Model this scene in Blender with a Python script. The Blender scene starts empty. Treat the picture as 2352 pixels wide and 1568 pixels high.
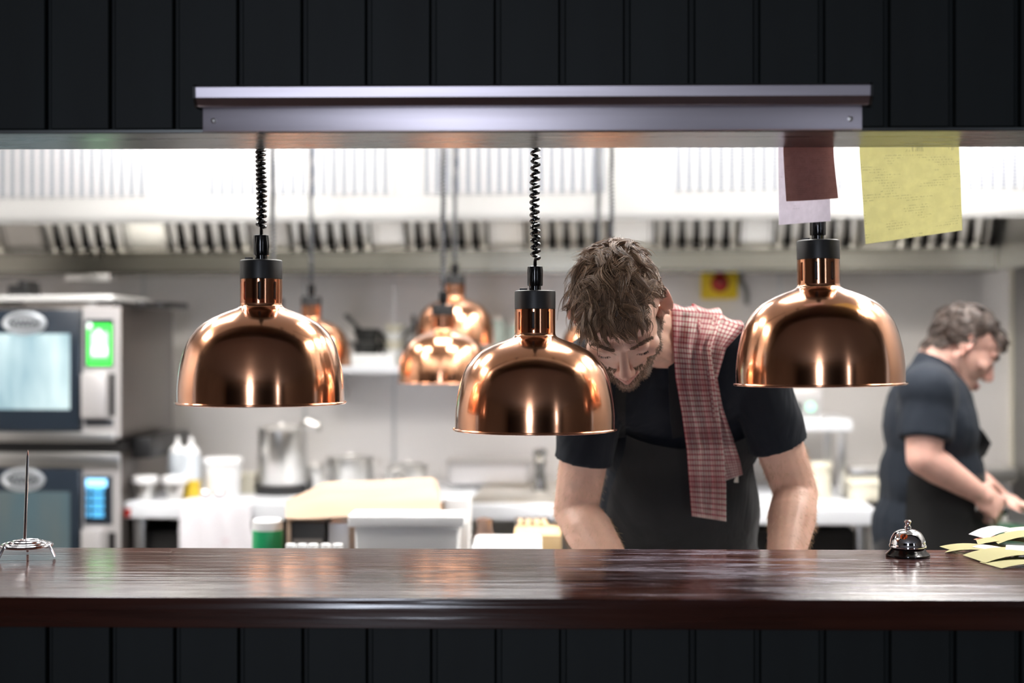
import bpy, bmesh, math, random
from math import sin, cos, pi, radians
from mathutils import Vector, Matrix, noise, Euler
from mathutils.bvhtree import BVHTree

random.seed(7)
S = bpy.context.scene
COL = S.collection

# ------------------------------------------------------------------ camera, world, exposure
FPX = 50 / 36 * 2352
CZ = 1.47
YAW = radians(1.1)
cd = bpy.data.cameras.new('camera'); cam = bpy.data.objects.new('camera', cd); COL.objects.link(cam)
cam.location = (0, 0, CZ); cam.rotation_euler = (pi / 2, 0, YAW)
cd.lens = 50; cd.sensor_width = 36; cd.clip_start = .05; cd.clip_end = 60
cd.dof.use_dof = True; cd.dof.focus_distance = 2.45; cd.dof.aperture_fstop = 2.0
S.camera = cam
w = bpy.data.worlds.new('world'); S.world = w; w.use_nodes = True
w.node_tree.nodes['Background'].inputs[0].default_value = (.75, .85, 1, 1)
w.node_tree.nodes['Background'].inputs[1].default_value = .3
S.view_settings.view_transform = 'Standard'; S.view_settings.look = 'None'
S.view_settings.gamma = 1; S.view_settings.use_curve_mapping = False
S.view_settings.exposure = 1.05
S.cycles.use_denoising = True
S.cycles.max_bounces = 10; S.cycles.glossy_bounces = 6; S.cycles.diffuse_bounces = 7
S.cycles.transmission_bounces = 8; S.cycles.caustics_reflective = False; S.cycles.caustics_refractive = False
S.cycles.sample_clamp_indirect = 6

def area_light(name, loc, rot, sx, sy, power, color):
    ld = bpy.data.lights.new(name, 'AREA'); ld.shape = 'RECTANGLE'; ld.size = sx; ld.size_y = sy
    ld.energy = power; ld.color = color
    o = bpy.data.objects.new(name, ld); COL.objects.link(o); o.location = loc; o.rotation_euler = rot
    return o
# daylight through the dining room windows behind the camera, facing the pass
WIN = [(-1.4, -.5), (3.8, 4.3)]
for (a, b) in WIN:
    area_light('window_daylight', ((a + b) / 2, -4.62, 1.75), (pi / 2, 0, 0), b - a, 1.7, 42 if a < 0 else 12, (.80, .86, 1))
PANEL_STRENGTH = 17

# ------------------------------------------------------------------ frames and pixel rays
KR = radians(-3.5)
KM = Matrix.Translation((0, 5, 0)) @ Matrix.Rotation(KR, 4, 'Z') @ Matrix.Translation((0, -5, 0))
I4 = Matrix.Identity(4)
def ray(px, py):
    x = (px - 1176) / FPX; z = (784 - py) / FPX
    return Matrix.Rotation(YAW, 3, 'Z') @ Vector((x, 1, z))
def P(px, py, Y):
    d = ray(px, py); t = Y / d.y
    return Vector((0, 0, CZ)) + d * t
KMI = KM.inverted()
def K(px, py, Y):                                   # the same point in the kitchen's own axes
    o = KMI @ Vector((0, 0, CZ)); d = KMI.to_3x3() @ ray(px, py)
    return o + d * ((Y - o.y) / d.y)

# ------------------------------------------------------------------ materials
def mat(name, color=(.8, .8, .8), rough=.5, metal=0, emit=None, es=0, coat=0, spec=.5, trans=0, sss=0, aniso=0, sheen=0, alpha=1):
    m = bpy.data.materials.new(name); m.use_nodes = True
    b = m.node_tree.nodes['Principled BSDF']
    b.inputs['Base Color'].default_value = (*color, 1); b.inputs['Roughness'].default_value = rough
    b.inputs['Metallic'].default_value = metal; b.inputs['Specular IOR Level'].default_value = spec
    if coat: b.inputs['Coat Weight'].default_value = coat; b.inputs['Coat Roughness'].default_value = .04
    if emit: b.inputs['Emission Color'].default_value = (*emit, 1); b.inputs['Emission Strength'].default_value = es
    if trans: b.inputs['Transmission Weight'].default_value = trans
    if sheen: b.inputs['Sheen Weight'].default_value = sheen
    if aniso: b.inputs['Anisotropic'].default_value = aniso
    if sss:
        b.inputs['Subsurface Weight'].default_value = sss; b.inputs['Subsurface Radius'].default_value = (.02, .008, .004)
        b.inputs['Subsurface Scale'].default_value = .5
    return m
def N(m, t, **kw):
    n = m.node_tree.nodes.new(t)
    for k, v in kw.items():
        if k in n.inputs: n.inputs[k].default_value = v
        else: setattr(n, k, v)
    return n
def L(m, a, ao, b, bi): m.node_tree.links.new(a.outputs[ao], b.inputs[bi])
def BS(m): return m.node_tree.nodes['Principled BSDF']
def noisy(m, c1, c2, scale=(5, 5, 5), ns=1.0, detail=4, lo=.35, hi=.65, bump=0, rough=None, dist=.002):
    tc = N(m, 'ShaderNodeTexCoord'); mp = N(m, 'ShaderNodeMapping'); mp.inputs['Scale'].default_value = scale
    nz = N(m, 'ShaderNodeTexNoise', Scale=ns, Detail=detail)
    L(m, tc, 'Object', mp, 'Vector'); L(m, mp, 'Vector', nz, 'Vector')
    cr = N(m, 'ShaderNodeValToRGB'); cr.color_ramp.elements[0].position = lo; cr.color_ramp.elements[1].position = hi
    cr.color_ramp.elements[0].color = (*c1, 1); cr.color_ramp.elements[1].color = (*c2, 1)
    L(m, nz, 'Fac', cr, 'Fac'); L(m, cr, 'Color', BS(m), 'Base Color')
    if bump:
        bp = N(m, 'ShaderNodeBump', Strength=bump, Distance=dist); L(m, nz, 'Fac', bp, 'Height'); L(m, bp, 'Normal', BS(m), 'Normal')
    if rough:
        mr = N(m, 'ShaderNodeMapRange'); mr.inputs['To Min'].default_value = rough[0]; mr.inputs['To Max'].default_value = rough[1]
        L(m, nz, 'Fac', mr, 'Value'); L(m, mr, 'Result', BS(m), 'Roughness')
    return m
M = {}
M['board'] = noisy(mat('painted_board', rough=.55, spec=.35), (.0034, .0066, .0070), (.0070, .0124, .0130), (14, 14, 2), 1, 6, .3, .7, .25)
M['groove'] = mat('groove_black', (.001, .0012, .0013), .8, spec=.1)
M['alu'] = noisy(mat('anodised_aluminium', rough=.36, metal=1), (.48, .44, .48), (.56, .52, .57), (3, 60, 60), 1, 3, .3, .7)
M['soffit'] = noisy(mat('dull_soffit_steel', rough=.2, metal=1), (.10, .112, .115), (.17, .175, .17), (2, 40, 40), 1, 3, .3, .7, rough=(.22, .34))
M['plastic'] = mat('black_plastic', (.012, .012, .013), .42)
M['gloss'] = mat('gloss_black_plastic', (.006, .006, .006), .12)
M['steel'] = noisy(mat('brushed_steel', rough=.28, metal=1), (.65, .64, .62), (.70, .69, .67), (2, 50, 50), 1, 3, .3, .7, rough=(.27, .31))
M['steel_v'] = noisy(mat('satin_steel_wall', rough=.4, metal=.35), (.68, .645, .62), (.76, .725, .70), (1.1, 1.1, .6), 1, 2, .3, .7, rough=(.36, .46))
M['hood'] = noisy(mat('hood_steel', rough=.32, metal=.75), (.54, .54, .53), (.62, .62, .61), (1, 1, 1), 1.2, 2, .3, .7, rough=(.28, .4))
M['chrome'] = mat('chrome', (.85, .85, .87), .06, 1)
M['wire'] = mat('chromed_wire', (.7, .7, .74), .12, 1)
M['white'] = mat('white_plastic', (.90, .90, .90), .38)
M['dark'] = mat('dark_interior', (.012, .011, .011), .6)
M['white_enamel'] = mat('white_enamel', (.78, .80, .84), .3)
M['cream'] = mat('cream_plastic', (.70, .66, .54), .45)
M['black_pan'] = mat('black_pan', (.018, .019, .019), .3)
M['card'] = noisy(mat('kraft_card', rough=.8), (.40, .285, .20), (.47, .345, .255), (2, 14, 14), 1, 3)
M['woodboard'] = noisy(mat('pale_wood', rough=.6), (.62, .42, .20), (.75, .54, .30), (3, 30, 30), 1, 3)
M['cloth_white'] = mat('white_cloth', (.74, .72, .75), .9, sheen=.2)
M['green'] = mat('green_plastic', (.02, .42, .16), .35)
M['yellow'] = mat('yellow_plastic', (.95, .68, .01), .4)
M['red'] = mat('red_plastic', (.45, .02, .015), .25)
M['ochre'] = mat('mustard', (.72, .50, .04), .4)
M['glass'] = mat('clear_glass', (.9, 1, .97), .02, trans=1)
M['floor'] = noisy(mat('floor_tile', rough=.4), (.24, .22, .20), (.30, .28, .26), (3, 3, 3), 1, 3)
M['ceil'] = mat('ceiling_white', (.75, .75, .74), .85)
M['dark_wall'] = noisy(mat('dining_wall', rough=.8), (.02, .018, .017), (.03, .026, .024), (2, 2, 2), 1, 2)
M['frame_white'] = mat('window_frame', (.6, .6, .6), .5)
M['diff'] = mat('light_diffuser', (.9, .9, .9), .6, emit=(1, .965, .93), es=PANEL_STRENGTH)
M['knife'] = mat('knife_blade', (.7, .7, .72), .15, 1)
M['herb'] = noisy(mat('herb_green', rough=.6), (.012, .028, .012), (.05, .08, .035), (30, 30, 30), 1, 3)

# copper with a spun finish under clear lacquer
def copper():
    m = mat('lacquered_copper', (.80, .36, .19), .17, 1, coat=.8, aniso=.66)
    BS(m).inputs['Anisotropic Rotation'].default_value = .25
    BS(m).inputs['Coat Roughness'].default_value = .03
    tg = N(m, 'ShaderNodeTangent', direction_type='RADIAL', axis='Z'); L(m, tg, 'Tangent', BS(m), 'Tangent')
    tc = N(m, 'ShaderNodeTexCoord'); mp = N(m, 'ShaderNodeMapping'); mp.inputs['Scale'].default_value = (2, 2, 900)
    nz = N(m, 'ShaderNodeTexNoise', Scale=1, Detail=2); L(m, tc, 'Object', mp, 'Vector'); L(m, mp, 'Vector', nz, 'Vector')
    mr = N(m, 'ShaderNodeMapRange'); mr.inputs['To Min'].default_value = .13; mr.inputs['To Max'].default_value = .20
    L(m, nz, 'Fac', mr, 'Value'); L(m, mr, 'Result', BS(m), 'Roughness')
    n2 = N(m, 'ShaderNodeTexNoise', Scale=6, Detail=3); L(m, tc, 'Object', n2, 'Vector')
    cr = N(m, 'ShaderNodeValToRGB'); cr.color_ramp.elements[0].color = (.70, .31, .16, 1); cr.color_ramp.elements[1].color = (.83, .42, .24, 1)
    cr.color_ramp.elements[0].position = .3; cr.color_ramp.elements[1].position = .7
    L(m, n2, 'Fac', cr, 'Fac'); L(m, cr, 'Color', BS(m), 'Base Color')
    return m
M['copper'] = copper()

# dark varnished counter wood with milky wear
def counter_wood():
    m = mat('varnished_wood', rough=.28, spec=.9)
    tc = N(m, 'ShaderNodeTexCoord')
    mp = N(m, 'ShaderNodeMapping'); mp.inputs['Scale'].default_value = (1.2, 22, 22)
    g = N(m, 'ShaderNodeTexNoise', Scale=1.6, Detail=6, Roughness=.6, Distortion=.4)
    L(m, tc, 'Object', mp, 'Vector'); L(m, mp, 'Vector', g, 'Vector')
    cr = N(m, 'ShaderNodeValToRGB'); e = cr.color_ramp.elements
    e[0].position = .3; e[0].color = (.030, .0095, .0065, 1); e[1].position = .72; e[1].color = (.085, .026, .016, 1)
    L(m, g, 'Fac', cr, 'Fac')
    mp2 = N(m, 'ShaderNodeMapping'); mp2.inputs['Scale'].default_value = (5, 34, 34)
    w1 = N(m, 'ShaderNodeTexNoise', Scale=1, Detail=8, Roughness=.72); L(m, tc, 'Object', mp2, 'Vector'); L(m, mp2, 'Vector', w1, 'Vector')
    mp3 = N(m, 'ShaderNodeMapping'); mp3.inputs['Location'].default_value = (-.62, 0, 0); mp3.inputs['Scale'].default_value = (1.7, .6, 1)
    gr = N(m, 'ShaderNodeTexGradient', gradient_type='SPHERICAL'); L(m, tc, 'Object', mp3, 'Vector'); L(m, mp3, 'Vector', gr, 'Vector')
    w2 = N(m, 'ShaderNodeTexNoise', Scale=3.1, Detail=3); L(m, tc, 'Object', w2, 'Vector')
    a = N(m, 'ShaderNodeMath', operation='MULTIPLY_ADD'); L(m, gr, 'Fac', a, 0); a.inputs[1].default_value = .24; L(m, w1, 'Fac', a, 2)
    a2 = N(m, 'ShaderNodeMath', operation='MULTIPLY_ADD'); L(m, w2, 'Fac', a2, 0); a2.inputs[1].default_value = .35; L(m, a, 'Value', a2, 2)
    rp = N(m, 'ShaderNodeValToRGB'); rp.color_ramp.elements[0].position = .80; rp.color_ramp.elements[1].position = 1.0
    L(m, a2, 'Value', rp, 'Fac')
    sx = N(m, 'ShaderNodeNewGeometry'); sp = N(m, 'ShaderNodeSeparateXYZ'); L(m, sx, 'Normal', sp, 'Vector')
    up = N(m, 'ShaderNodeMath', operation='MULTIPLY'); L(m, rp, 'Color', up, 0); L(m, sp, 'Z', up, 1); up.use_clamp = True
    mx = N(m, 'ShaderNodeMix', data_type='RGBA'); L(m, up, 'Value', mx, 'Factor'); L(m, cr, 'Color', mx, 'A'); mx.inputs['B'].default_value = (.22, .19, .24, 1)
    L(m, mx, 'Result', BS(m), 'Base Color')
    mr = N(m, 'ShaderNodeMapRange'); mr.inputs['To Min'].default_value = .13; mr.inputs['To Max'].default_value = .34
    L(m, up, 'Value', mr, 'Value'); L(m, mr, 'Result', BS(m), 'Roughness')
    mp4 = N(m, 'ShaderNodeMapping'); mp4.inputs['Scale'].default_value = (1.3, 80, 80); g4 = N(m, 'ShaderNodeTexNoise', Scale=1, Detail=3); L(m, tc, 'Object', mp4, 'Vector'); L(m, mp4, 'Vector', g4, 'Vector')
    bp = N(m, 'ShaderNodeBump', Strength=.5, Distance=.003); L(m, g4, 'Fac', bp, 'Height'); L(m, bp, 'Normal', BS(m), 'Normal')
    return m
M['counter'] = counter_wood()

# perforated supply-air panel: rows of short slots grouped in columns
def perforated():
    m = mat('perforated_steel', rough=.35, metal=.75)
    tc = N(m, 'ShaderNodeTexCoord'); sp = N(m, 'ShaderNodeSeparateXYZ'); L(m, tc, 'Object', sp, 'Vector')
    def wave(axis, period, duty):
        d = N(m, 'ShaderNodeMath', operation='DIVIDE'); L(m, sp, axis, d, 0); d.inputs[1].default_value = period
        f = N(m, 'ShaderNodeMath', operation='FRACT'); L(m, d, 'Value', f, 0)
        c = N(m, 'ShaderNodeMath', operation='LESS_THAN'); L(m, f, 'Value', c, 0); c.inputs[1].default_value = duty
        return c
    a = wave('X', .0365, .55); b = wave('Z', .0118, .55)
    mu = N(m, 'ShaderNodeMath', operation='MULTIPLY'); L(m, a, 'Value', mu, 0); L(m, b, 'Value', mu, 1)
    mx = N(m, 'ShaderNodeMix', data_type='RGBA'); L(m, mu, 'Value', mx, 'Factor'); mx.inputs['A'].default_value = (.60, .60, .60, 1); mx.inputs['B'].default_value = (.06, .09, .16, 1)
    L(m, mx, 'Result', BS(m), 'Base Color')
    bp = N(m, 'ShaderNodeBump', Strength=.4, Distance=.003, invert=True); L(m, mu, 'Value', bp, 'Height'); L(m, bp, 'Normal', BS(m), 'Normal')
    return m
M['perf'] = perforated()

# ------------------------------------------------------------------ mesh helpers
def nb(): return bmesh.new()
def add_bm(dst, src):
    me = bpy.data.meshes.new('tmp'); src.to_mesh(me); dst.from_mesh(me); bpy.data.meshes.remove(me); src.free(); return dst
def box(bm, x0, x1, y0, y1, z0, z1, bev=0, seg=2):
    t = bmesh.new(); bmesh.ops.create_cube(t, size=1)
    for v in t.verts: v.co = Vector((x0 + (v.co.x + .5) * (x1 - x0), y0 + (v.co.y + .5) * (y1 - y0), z0 + (v.co.z + .5) * (z1 - z0)))
    if bev: bmesh.ops.bevel(t, geom=t.edges[:] , offset=bev, segments=seg, affect='EDGES', profile=.6)
    return add_bm(bm, t)
def lathe(bm, c, prof, seg=48, ax=None):
    c = Vector(c); rings = []
    for r, z in prof:
        if r < 1e-6: rings.append([bm.verts.new(c + Vector((0, 0, z)))])
        else: rings.append([bm.verts.new(c + Vector((r * cos(2 * pi * i / seg), r * sin(2 * pi * i / seg), z))) for i in range(seg)])
    for a, b in zip(rings, rings[1:]):
        for i in range(seg):
            j = (i + 1) % seg
            if len(a) == 1 and len(b) == 1: continue
            if len(a) == 1: bm.faces.new((a[0], b[j], b[i]))
            elif len(b) == 1: bm.faces.new((a[i], a[j], b[0]))
            else: bm.faces.new((a[i], a[j], b[j], b[i]))
    return bm
def tube(bm, pts, r, seg=10, cap=True, flat=1.0, updir=None):
    pts = [Vector(p) for p in pts]; n = len(pts)
    rs = r if isinstance(r, (list, tuple)) else [r] * n
    rings = []; up = None
    for i, p in enumerate(pts):
        t = (pts[min(i + 1, n - 1)] - pts[max(i - 1, 0)]).normalized()
        if up is None:
            up = Vector(updir) if updir else (Vector((0, 0, 1)) if abs(t.z) < .9 else Vector((1, 0, 0)))
        s = t.cross(up).normalized(); up = s.cross(t).normalized()
        rings.append([bm.verts.new(p + rs[i] * (s * cos(2 * pi * k / seg) + up * sin(2 * pi * k / seg) * flat)) for k in range(seg)])
    for a, b in zip(rings, rings[1:]):
        for k in range(seg): bm.faces.new((a[k], a[(k + 1) % seg], b[(k + 1) % seg], b[k]))
    if cap:
        bm.faces.new(rings[0][::-1]); bm.faces.new(rings[-1])
    return bm
def ell(bm, c, r, R=None, u=20, v=12):
    t = bmesh.new(); bmesh.ops.create_uvsphere(t, u_segments=u, v_segments=v, radius=1)
    for q in t.verts:
        p = Vector((q.co.x * r[0], q.co.y * r[1], q.co.z * r[2]))
        q.co = (R @ p if R else p) + Vector(c)
    return add_bm(bm, t)
def cap_tube(bm, a, b, ra, rb, seg=16):              # tapered capsule, for the bodies
    a = Vector(a); b = Vector(b); d = (b - a); ln = d.length; q = d.to_track_quat('Z', 'Y').to_matrix()
    prof = []
    for i in range(7): th = -pi / 2 + i * pi / 12; prof.append((ra * cos(th), ra * sin(th)))
    for i in range(7): th = i * pi / 12; prof.append((rb * cos(th), ln + rb * sin(th)))
    t = bmesh.new(); lathe(t, (0, 0, 0), prof, seg)
    bmesh.ops.remove_doubles(t, verts=t.verts, dist=1e-5)
    for v in t.verts: v.co = a + q @ v.co
    bmesh.ops.recalc_face_normals(t, faces=t.faces)
    return add_bm(bm, t)
def sheet(bm, rows, th=.0006):                       # rows of points, given a real thickness
    vs = [[bm.verts.new(p) for p in r] for r in rows]
    for a, b in zip(vs, vs[1:]):
        for i in range(len(a) - 1): bm.faces.new((a[i], a[i + 1], b[i + 1], b[i]))
    bmesh.ops.recalc_face_normals(bm, faces=bm.faces)
    if th: bmesh.ops.solidify(bm, geom=bm.faces[:], thickness=th)
    return bm
def prism(bm, poly, axis, a, b):                     # polygon in the other two axes, extruded along axis
    def mk(u, v, t): return Vector((t, u, v)) if axis == 'x' else (Vector((u, t, v)) if axis == 'y' else Vector((u, v, t)))
    A = [bm.verts.new(mk(u, v, a)) for u, v in poly]; B = [bm.verts.new(mk(u, v, b)) for u, v in poly]; n = len(poly)
    for i in range(n): bm.faces.new((A[i], A[(i + 1) % n], B[(i + 1) % n], B[i]))
    bm.faces.new(A[::-1]); bm.faces.new(B); bmesh.ops.recalc_face_normals(bm, faces=bm.faces)
    return bm
def shade(me, ang=35):
    me.shade_smooth(); me.set_sharp_from_angle(angle=radians(ang))
def link_mesh(name, bm, m, parent=None, loc=(0, 0, 0), ang=35):
    loc = Vector(loc)
    if isinstance(bm, bpy.types.Mesh): me = bm
    else:
        for v in bm.verts: v.co -= loc
        bmesh.ops.recalc_face_normals(bm, faces=bm.faces)
        me = bpy.data.meshes.new(name); bm.to_mesh(me); bm.free(); shade(me, ang)
    if m is not None and not me.materials: me.materials.append(m)
    o = bpy.data.objects.new(name, me); COL.objects.link(o)
    if parent: o.parent = parent
    return o
def tag(o, label=None, cat=None, group=None, kind=None):
    if label: o['label'] = label
    if cat: o['category'] = cat
    if group: o['group'] = group
    if kind: o['kind'] = kind
    return o
class Thing:
    def __init__(s, name, label, cat, loc, frame=I4, group=None):
        s.loc = Vector(loc); s.o = bpy.data.objects.new(name, None); COL.objects.link(s.o); s.o.empty_display_size = .1
        s.o.matrix_world = frame @ Matrix.Translation(s.loc); tag(s.o, label, cat, group)
    def part(s, name, bm, m, parent=None, label=None, ang=35):
        o = link_mesh(name, bm, m, parent or s.o, s.loc, ang)
        if label: o['label'] = label
        return o
def solo(name, label, cat, bm, m, loc, frame=I4, group=None, ang=35):
    o = link_mesh(name, bm, m, None, loc, ang); o.matrix_world = frame @ Matrix.Translation(Vector(loc)); return tag(o, label, cat, group)
def struct(name, bm, m, frame=I4):
    o = link_mesh(name, bm, m); o.matrix_world = frame; o['kind'] = 'structure'; return o
def copy_tree(o, parent=None):
    c = o.copy(); COL.objects.link(c)
    if parent: c.parent = parent
    for ch in list(o.children): copy_tree(ch, c)
    return c

# ------------------------------------------------------------------ the setting
CEIL = 2.75
XL, XR = -3.4, None
corner = K(2322, 784, 5.9); XR = corner.x
Yc0, Yc1 = 2.03, 2.52            # counter front and back edges
ZC = 1.103                        # counter top
Yw = 2.08; ZH = 1.776; Yh = 2.252  # cladding plane, header underside, header back
struct('floor', box(nb(), -5.5, 5.5, 2.12, 7, -.1, 0), M['floor'])
struct('floor', box(nb(), -5.5, 5.5, -4.7, 2.12, -.1, 0), noisy(mat('dining_floor', rough=.45), (.085, .045, .033), (.13, .07, .05), (1, 12, 1), 1, 4))
struct('ceiling', box(nb(), -5.5, 5.5, -4.7, 7, CEIL, CEIL + .1), M['ceil'])
struct('wall_back', box(nb(), XL - .2, XR + .1, 5.9, 6.0, 0, CEIL), M['steel_v'], KM)
b = nb()
struct('wall_right', box(nb(), XR, XR + .1, 2.45, 6.0, 0, CEIL), noisy(mat('side_wall_steel', rough=.4, metal=.5), (.22, .215, .205), (.30, .29, .28), (1, 1, 1), 1, 2), KM)  # base colour darkened to hold the dark reflection in the steel
struct('wall_left', box(nb(), XL - .1, XL, 2.3, 6.2, 0, CEIL), M['steel_v'], KM)
struct('trim_1', box(nb(), XR - .006, XR + .02, 5.862, 5.9, .9, 1.80), M['cream'], KM)
for i, px in enumerate((330, 700, 905, 1440, 1790)):
    q = K(px, 784, 5.897); struct('trim_%d' % (i + 2), box(nb(), q.x - .006, q.x + .006, 5.893, 5.9, .9, 1.85), M['hood'], KM)
# dining room behind the camera
b = nb()
xs = [-5.5]
for (a, c) in sorted(WIN): xs += [a, c]
xs += [5.5]
for i in range(0, len(xs), 2): box(b, xs[i], xs[i + 1], -4.6, -4.5, 0, CEIL)
for (a, c) in WIN: box(b, a, c, -4.6, -4.5, 0, .9); box(b, a, c, -4.6, -4.5, 2.6, CEIL)
struct('wall_dining', b, M['dark_wall'])
for i, (a, c) in enumerate(sorted(WIN)):
    b = nb(); t = .05
    box(b, a, a + t, -4.6, -4.53, .9, 2.6); box(b, c - t, c, -4.6, -4.53, .9, 2.6); box(b, a, c, -4.6, -4.53, .9, .95); box(b, a, c, -4.6, -4.53, 2.55, 2.6); box(b, a, c, -4.59, -4.55, 1.7, 1.74)
    struct('window_%d' % (i + 1), b, M['frame_white'])
M['tan_wall'] = noisy(mat('tan_wall', rough=.8), (.34, .27, .21), (.42, .34, .27), (2, 2, 2), 1, 2)
struct('wall_dining_left', box(nb(), -5.5, -5.4, -4.6, 2.08, 0, CEIL), M['tan_wall'])
struct('wall_dining_right', box(nb(), 5.4, 5.5, -4.6, 2.08, 0, CEIL), M['tan_wall'])
# cladding above and below the pass
def cladding(z0, z1, phase, x0, x1, back):
    b = nb(); p = P(phase + 146.7, 784, Yw).x - P(phase, 784, Yw).x; g = P(phase, 784, Yw).x
    k0 = int((x0 - g) / p) - 1; k = k0; hw = .0042
    while g + k * p < x1:
        a = g + k * p + hw; c = g + (k + 1) * p - hw
        box(b, a, c, Yw, Yw + .014, z0, z1, .0016, 1); k += 1
    box(b, x0, x1, Yw + .0141, back, z0, z1)
    return b
up = cladding(ZH + .006, CEIL, 110, -5.4, 5.4, Yh - .01)
struct('wall_front_upper', up, M['board'])
lo = cladding(0, ZC - .046, 112, -5.4, 5.4, Yw + .10)
struct('wall_front_lower', lo, M['board'])
b = nb(); box(b, -5.4, 5.4, Yw + .0005, Yh, ZH, ZH + .006, .001, 1); box(b, -5.4, 5.4, Yh - .009, Yh, ZH + .006, ZH + .12)
struct('trim_8', b, M['soffit'])
struct('trim_9', box(nb(), -3.2, 2.2, Yh, Yh + .004, ZH + .12, CEIL), M['hood'])  # unseen pale sheet added to bounce light back into the kitchen
# the counter slab
b = nb(); box(b, -4.5, 4.5, Yc0, Yc1, ZC - .0435, ZC, .0025, 3)
solo('counter_top', 'dark varnished wooden pass counter with milky worn patches', 'counter', b, M['counter'], (0, Yc0, ZC - .0435))

# ------------------------------------------------------------------ ceiling light panels of the kitchen
def panel(x, y, place):
    t = Thing('ceiling_light', 'square white recessed ceiling light panel ' + place, 'light', (x, y, CEIL - .02), group='ceiling light panels over the kitchen')
    b = nb(); s = .3
    box(b, x - s, x + s, y - s, y - s + .02, CEIL - .02, CEIL); box(b, x - s, x + s, y + s - .02, y + s, CEIL - .02, CEIL)
    box(b, x - s, x - s + .02, y - s + .02, y + s - .02, CEIL - .02, CEIL); box(b, x + s - .02, x + s, y - s + .02, y + s - .02, CEIL - .02, CEIL)
    t.part('frame', b, M['white'])
    t.part('diffuser', box(nb(), x - s + .02, x + s - .02, y - s + .02, y + s - .02, CEIL - .012, CEIL - .002), M['diff'])
for x, y, pl in ((-1.35, 3.45, 'over the aisle, by the ovens'), (.35, 3.45, 'over the aisle, above the bending cook'), (1.55, 3.45, 'over the aisle, by the hanging tickets'),
                 (-2.15, 2.8, 'just behind the pass, on the ovens\' side'), (1.62, 2.62, 'added as fill just behind the pass, beyond the yellow order sheet'),  # these two panels are unseen fill, added to brighten the bending cook
                 (-1.9, 4.3, 'close to the hood, by the ovens'), (-.3, 4.3, 'close to the hood, mid kitchen'), (1.40, 4.3, 'close to the hood, above the curly haired cook')):
    panel(x, y, pl)
# ------------------------------------------------------------------ ticket rail on the header
ra = P(452, 195, Yw - .02); rb = P(1997, 190, Yw - .02)
rx0, rx1 = ra.x, rb.x
zt = 1.47 + (784 - 193) / FPX * 2.05; zm = 1.47 + (784 - 243) / FPX * 2.06; zb = 1.47 + (784 - 299) / FPX * 2.07
t = Thing('ticket_rail', 'long aluminium order ticket rail on the dark boards above the pass', 'ticket rail', ((rx0 + rx1) / 2, Yw, zb))
t.part('back_plate', box(nb(), rx0 + .005, rx1 - .007, Yw - .006, Yw, zb, zt - .004, .0012, 2), M['alu'])
pr = [(Yw - .006, zt - .002), (Yw - .010, zt), (Yw - .027, zt), (Yw - .032, zt - .001), (Yw - .0350, zt - .004), (Yw - .0338, zt - .0185), (Yw - .0245, zm + .001), (Yw - .022, zm), (Yw - .006, zm)]
t.part('grip_channel', prism(nb(), pr, 'x', rx0 + .002, rx1 - .002), M['alu'], ang=20)
for (a, c) in ((rx0 - .002, rx0 + .002), (rx1 - .002, rx1 + .002)):
    pe = [(y - .0008 if y < Yw - .02 else y, z + (.001 if z > zt - .01 else -.001)) for y, z in pr]
    t.part('end_cap', prism(nb(), pe, 'x', a, c), M['plastic'])
for px in (493, 1951):
    q = P(px, 270, Yw); b = nb(); lathe(b, (0, 0, 0), [(0, 0), (.0042, 0), (.0038, .0022), (.0012, .003), (.001, .0015), (0, .0015)], 16)
    R = Matrix.Rotation(pi / 2, 3, 'X')
    for v in b.verts: v.co = R @ v.co + Vector((q.x, Yw - .006, (zb + zm) / 2 - .001))
    t.part('screw', b, M['steel'])

# ------------------------------------------------------------------ copper heat lamps
PROF = [(.1352, .002), (.1352, .006), (.1350, .0287), (.1325, .052), (.1288, .071), (.1238, .089), (.1170, .105), (.1075, .1185), (.096, .130), (.084, .138), (.071, .1445), (.057, .1503), (.045, .1545), (.0385, .1572), (.0352, .1602), (.0342, .1645)]
def smooth_prof(p, n=4):
    out = []
    for i in range(len(p) - 1):
        p0 = p[max(i - 1, 0)]; p1 = p[i]; p2 = p[i + 1]; p3 = p[min(i + 2, len(p) - 1)]
        for k in range(n):
            t = k / n
            out.append(tuple(.5 * (2 * p1[j] + (p2[j] - p0[j]) * t + (2 * p0[j] - 5 * p1[j] + 4 * p2[j] - p3[j]) * t * t + (3 * p1[j] - p0[j] - 3 * p2[j] + p3[j]) * t ** 3) for j in (0, 1)))
    return out + [p[-1]]
def shade_mesh():
    b = nb(); o = smooth_prof(PROF)
    inner = [(r - .0012, z - (.0004 if z > .15 else 0)) for r, z in o][::-1]
    rim = [(.1340, .002), (.1345, .0)]
    for k in range(9):
        th = -pi / 2 + k * pi / 8 * 1.15; rim.append((.1372 + .0021 * cos(th), .0021 + .0021 * sin(th)))
    lathe(b, (0, 0, 0), inner + rim + o, 128)
    return b
def neck_mesh(slots=True):
    b = nb(); U, V = (256, 44) if slots else (40, 4); z0, z1 = .1645, .204; grid = []
    for j in range(V + 1):
        z = z0 + (z1 - z0) * j / V
        grid.append([b.verts.new((.0342 * cos(2 * pi * i / U), .0342 * sin(2 * pi * i / U), z)) for i in range(U)])
    for j in range(V):
        zc = z0 + (z1 - z0) * (j + .5) / V
        for i in range(U):
            a = 2 * pi * (i + .5) / U
            if slots:
                da = ((a + pi / 2 + .09 + pi / 8) % (pi / 4)) - pi / 8; dx = da * .0342
                hz = .0128; dz = max(abs(zc - .1845) - hz, 0)
                if (dx * dx + dz * dz) < .0026 ** 2: continue
            b.faces.new((grid[j][i], grid[j][(i + 1) % U], grid[j + 1][(i + 1) % U], grid[j + 1][i]))
    bmesh.ops.solidify(b, geom=b.faces[:], thickness=.0009)
    return b
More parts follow.
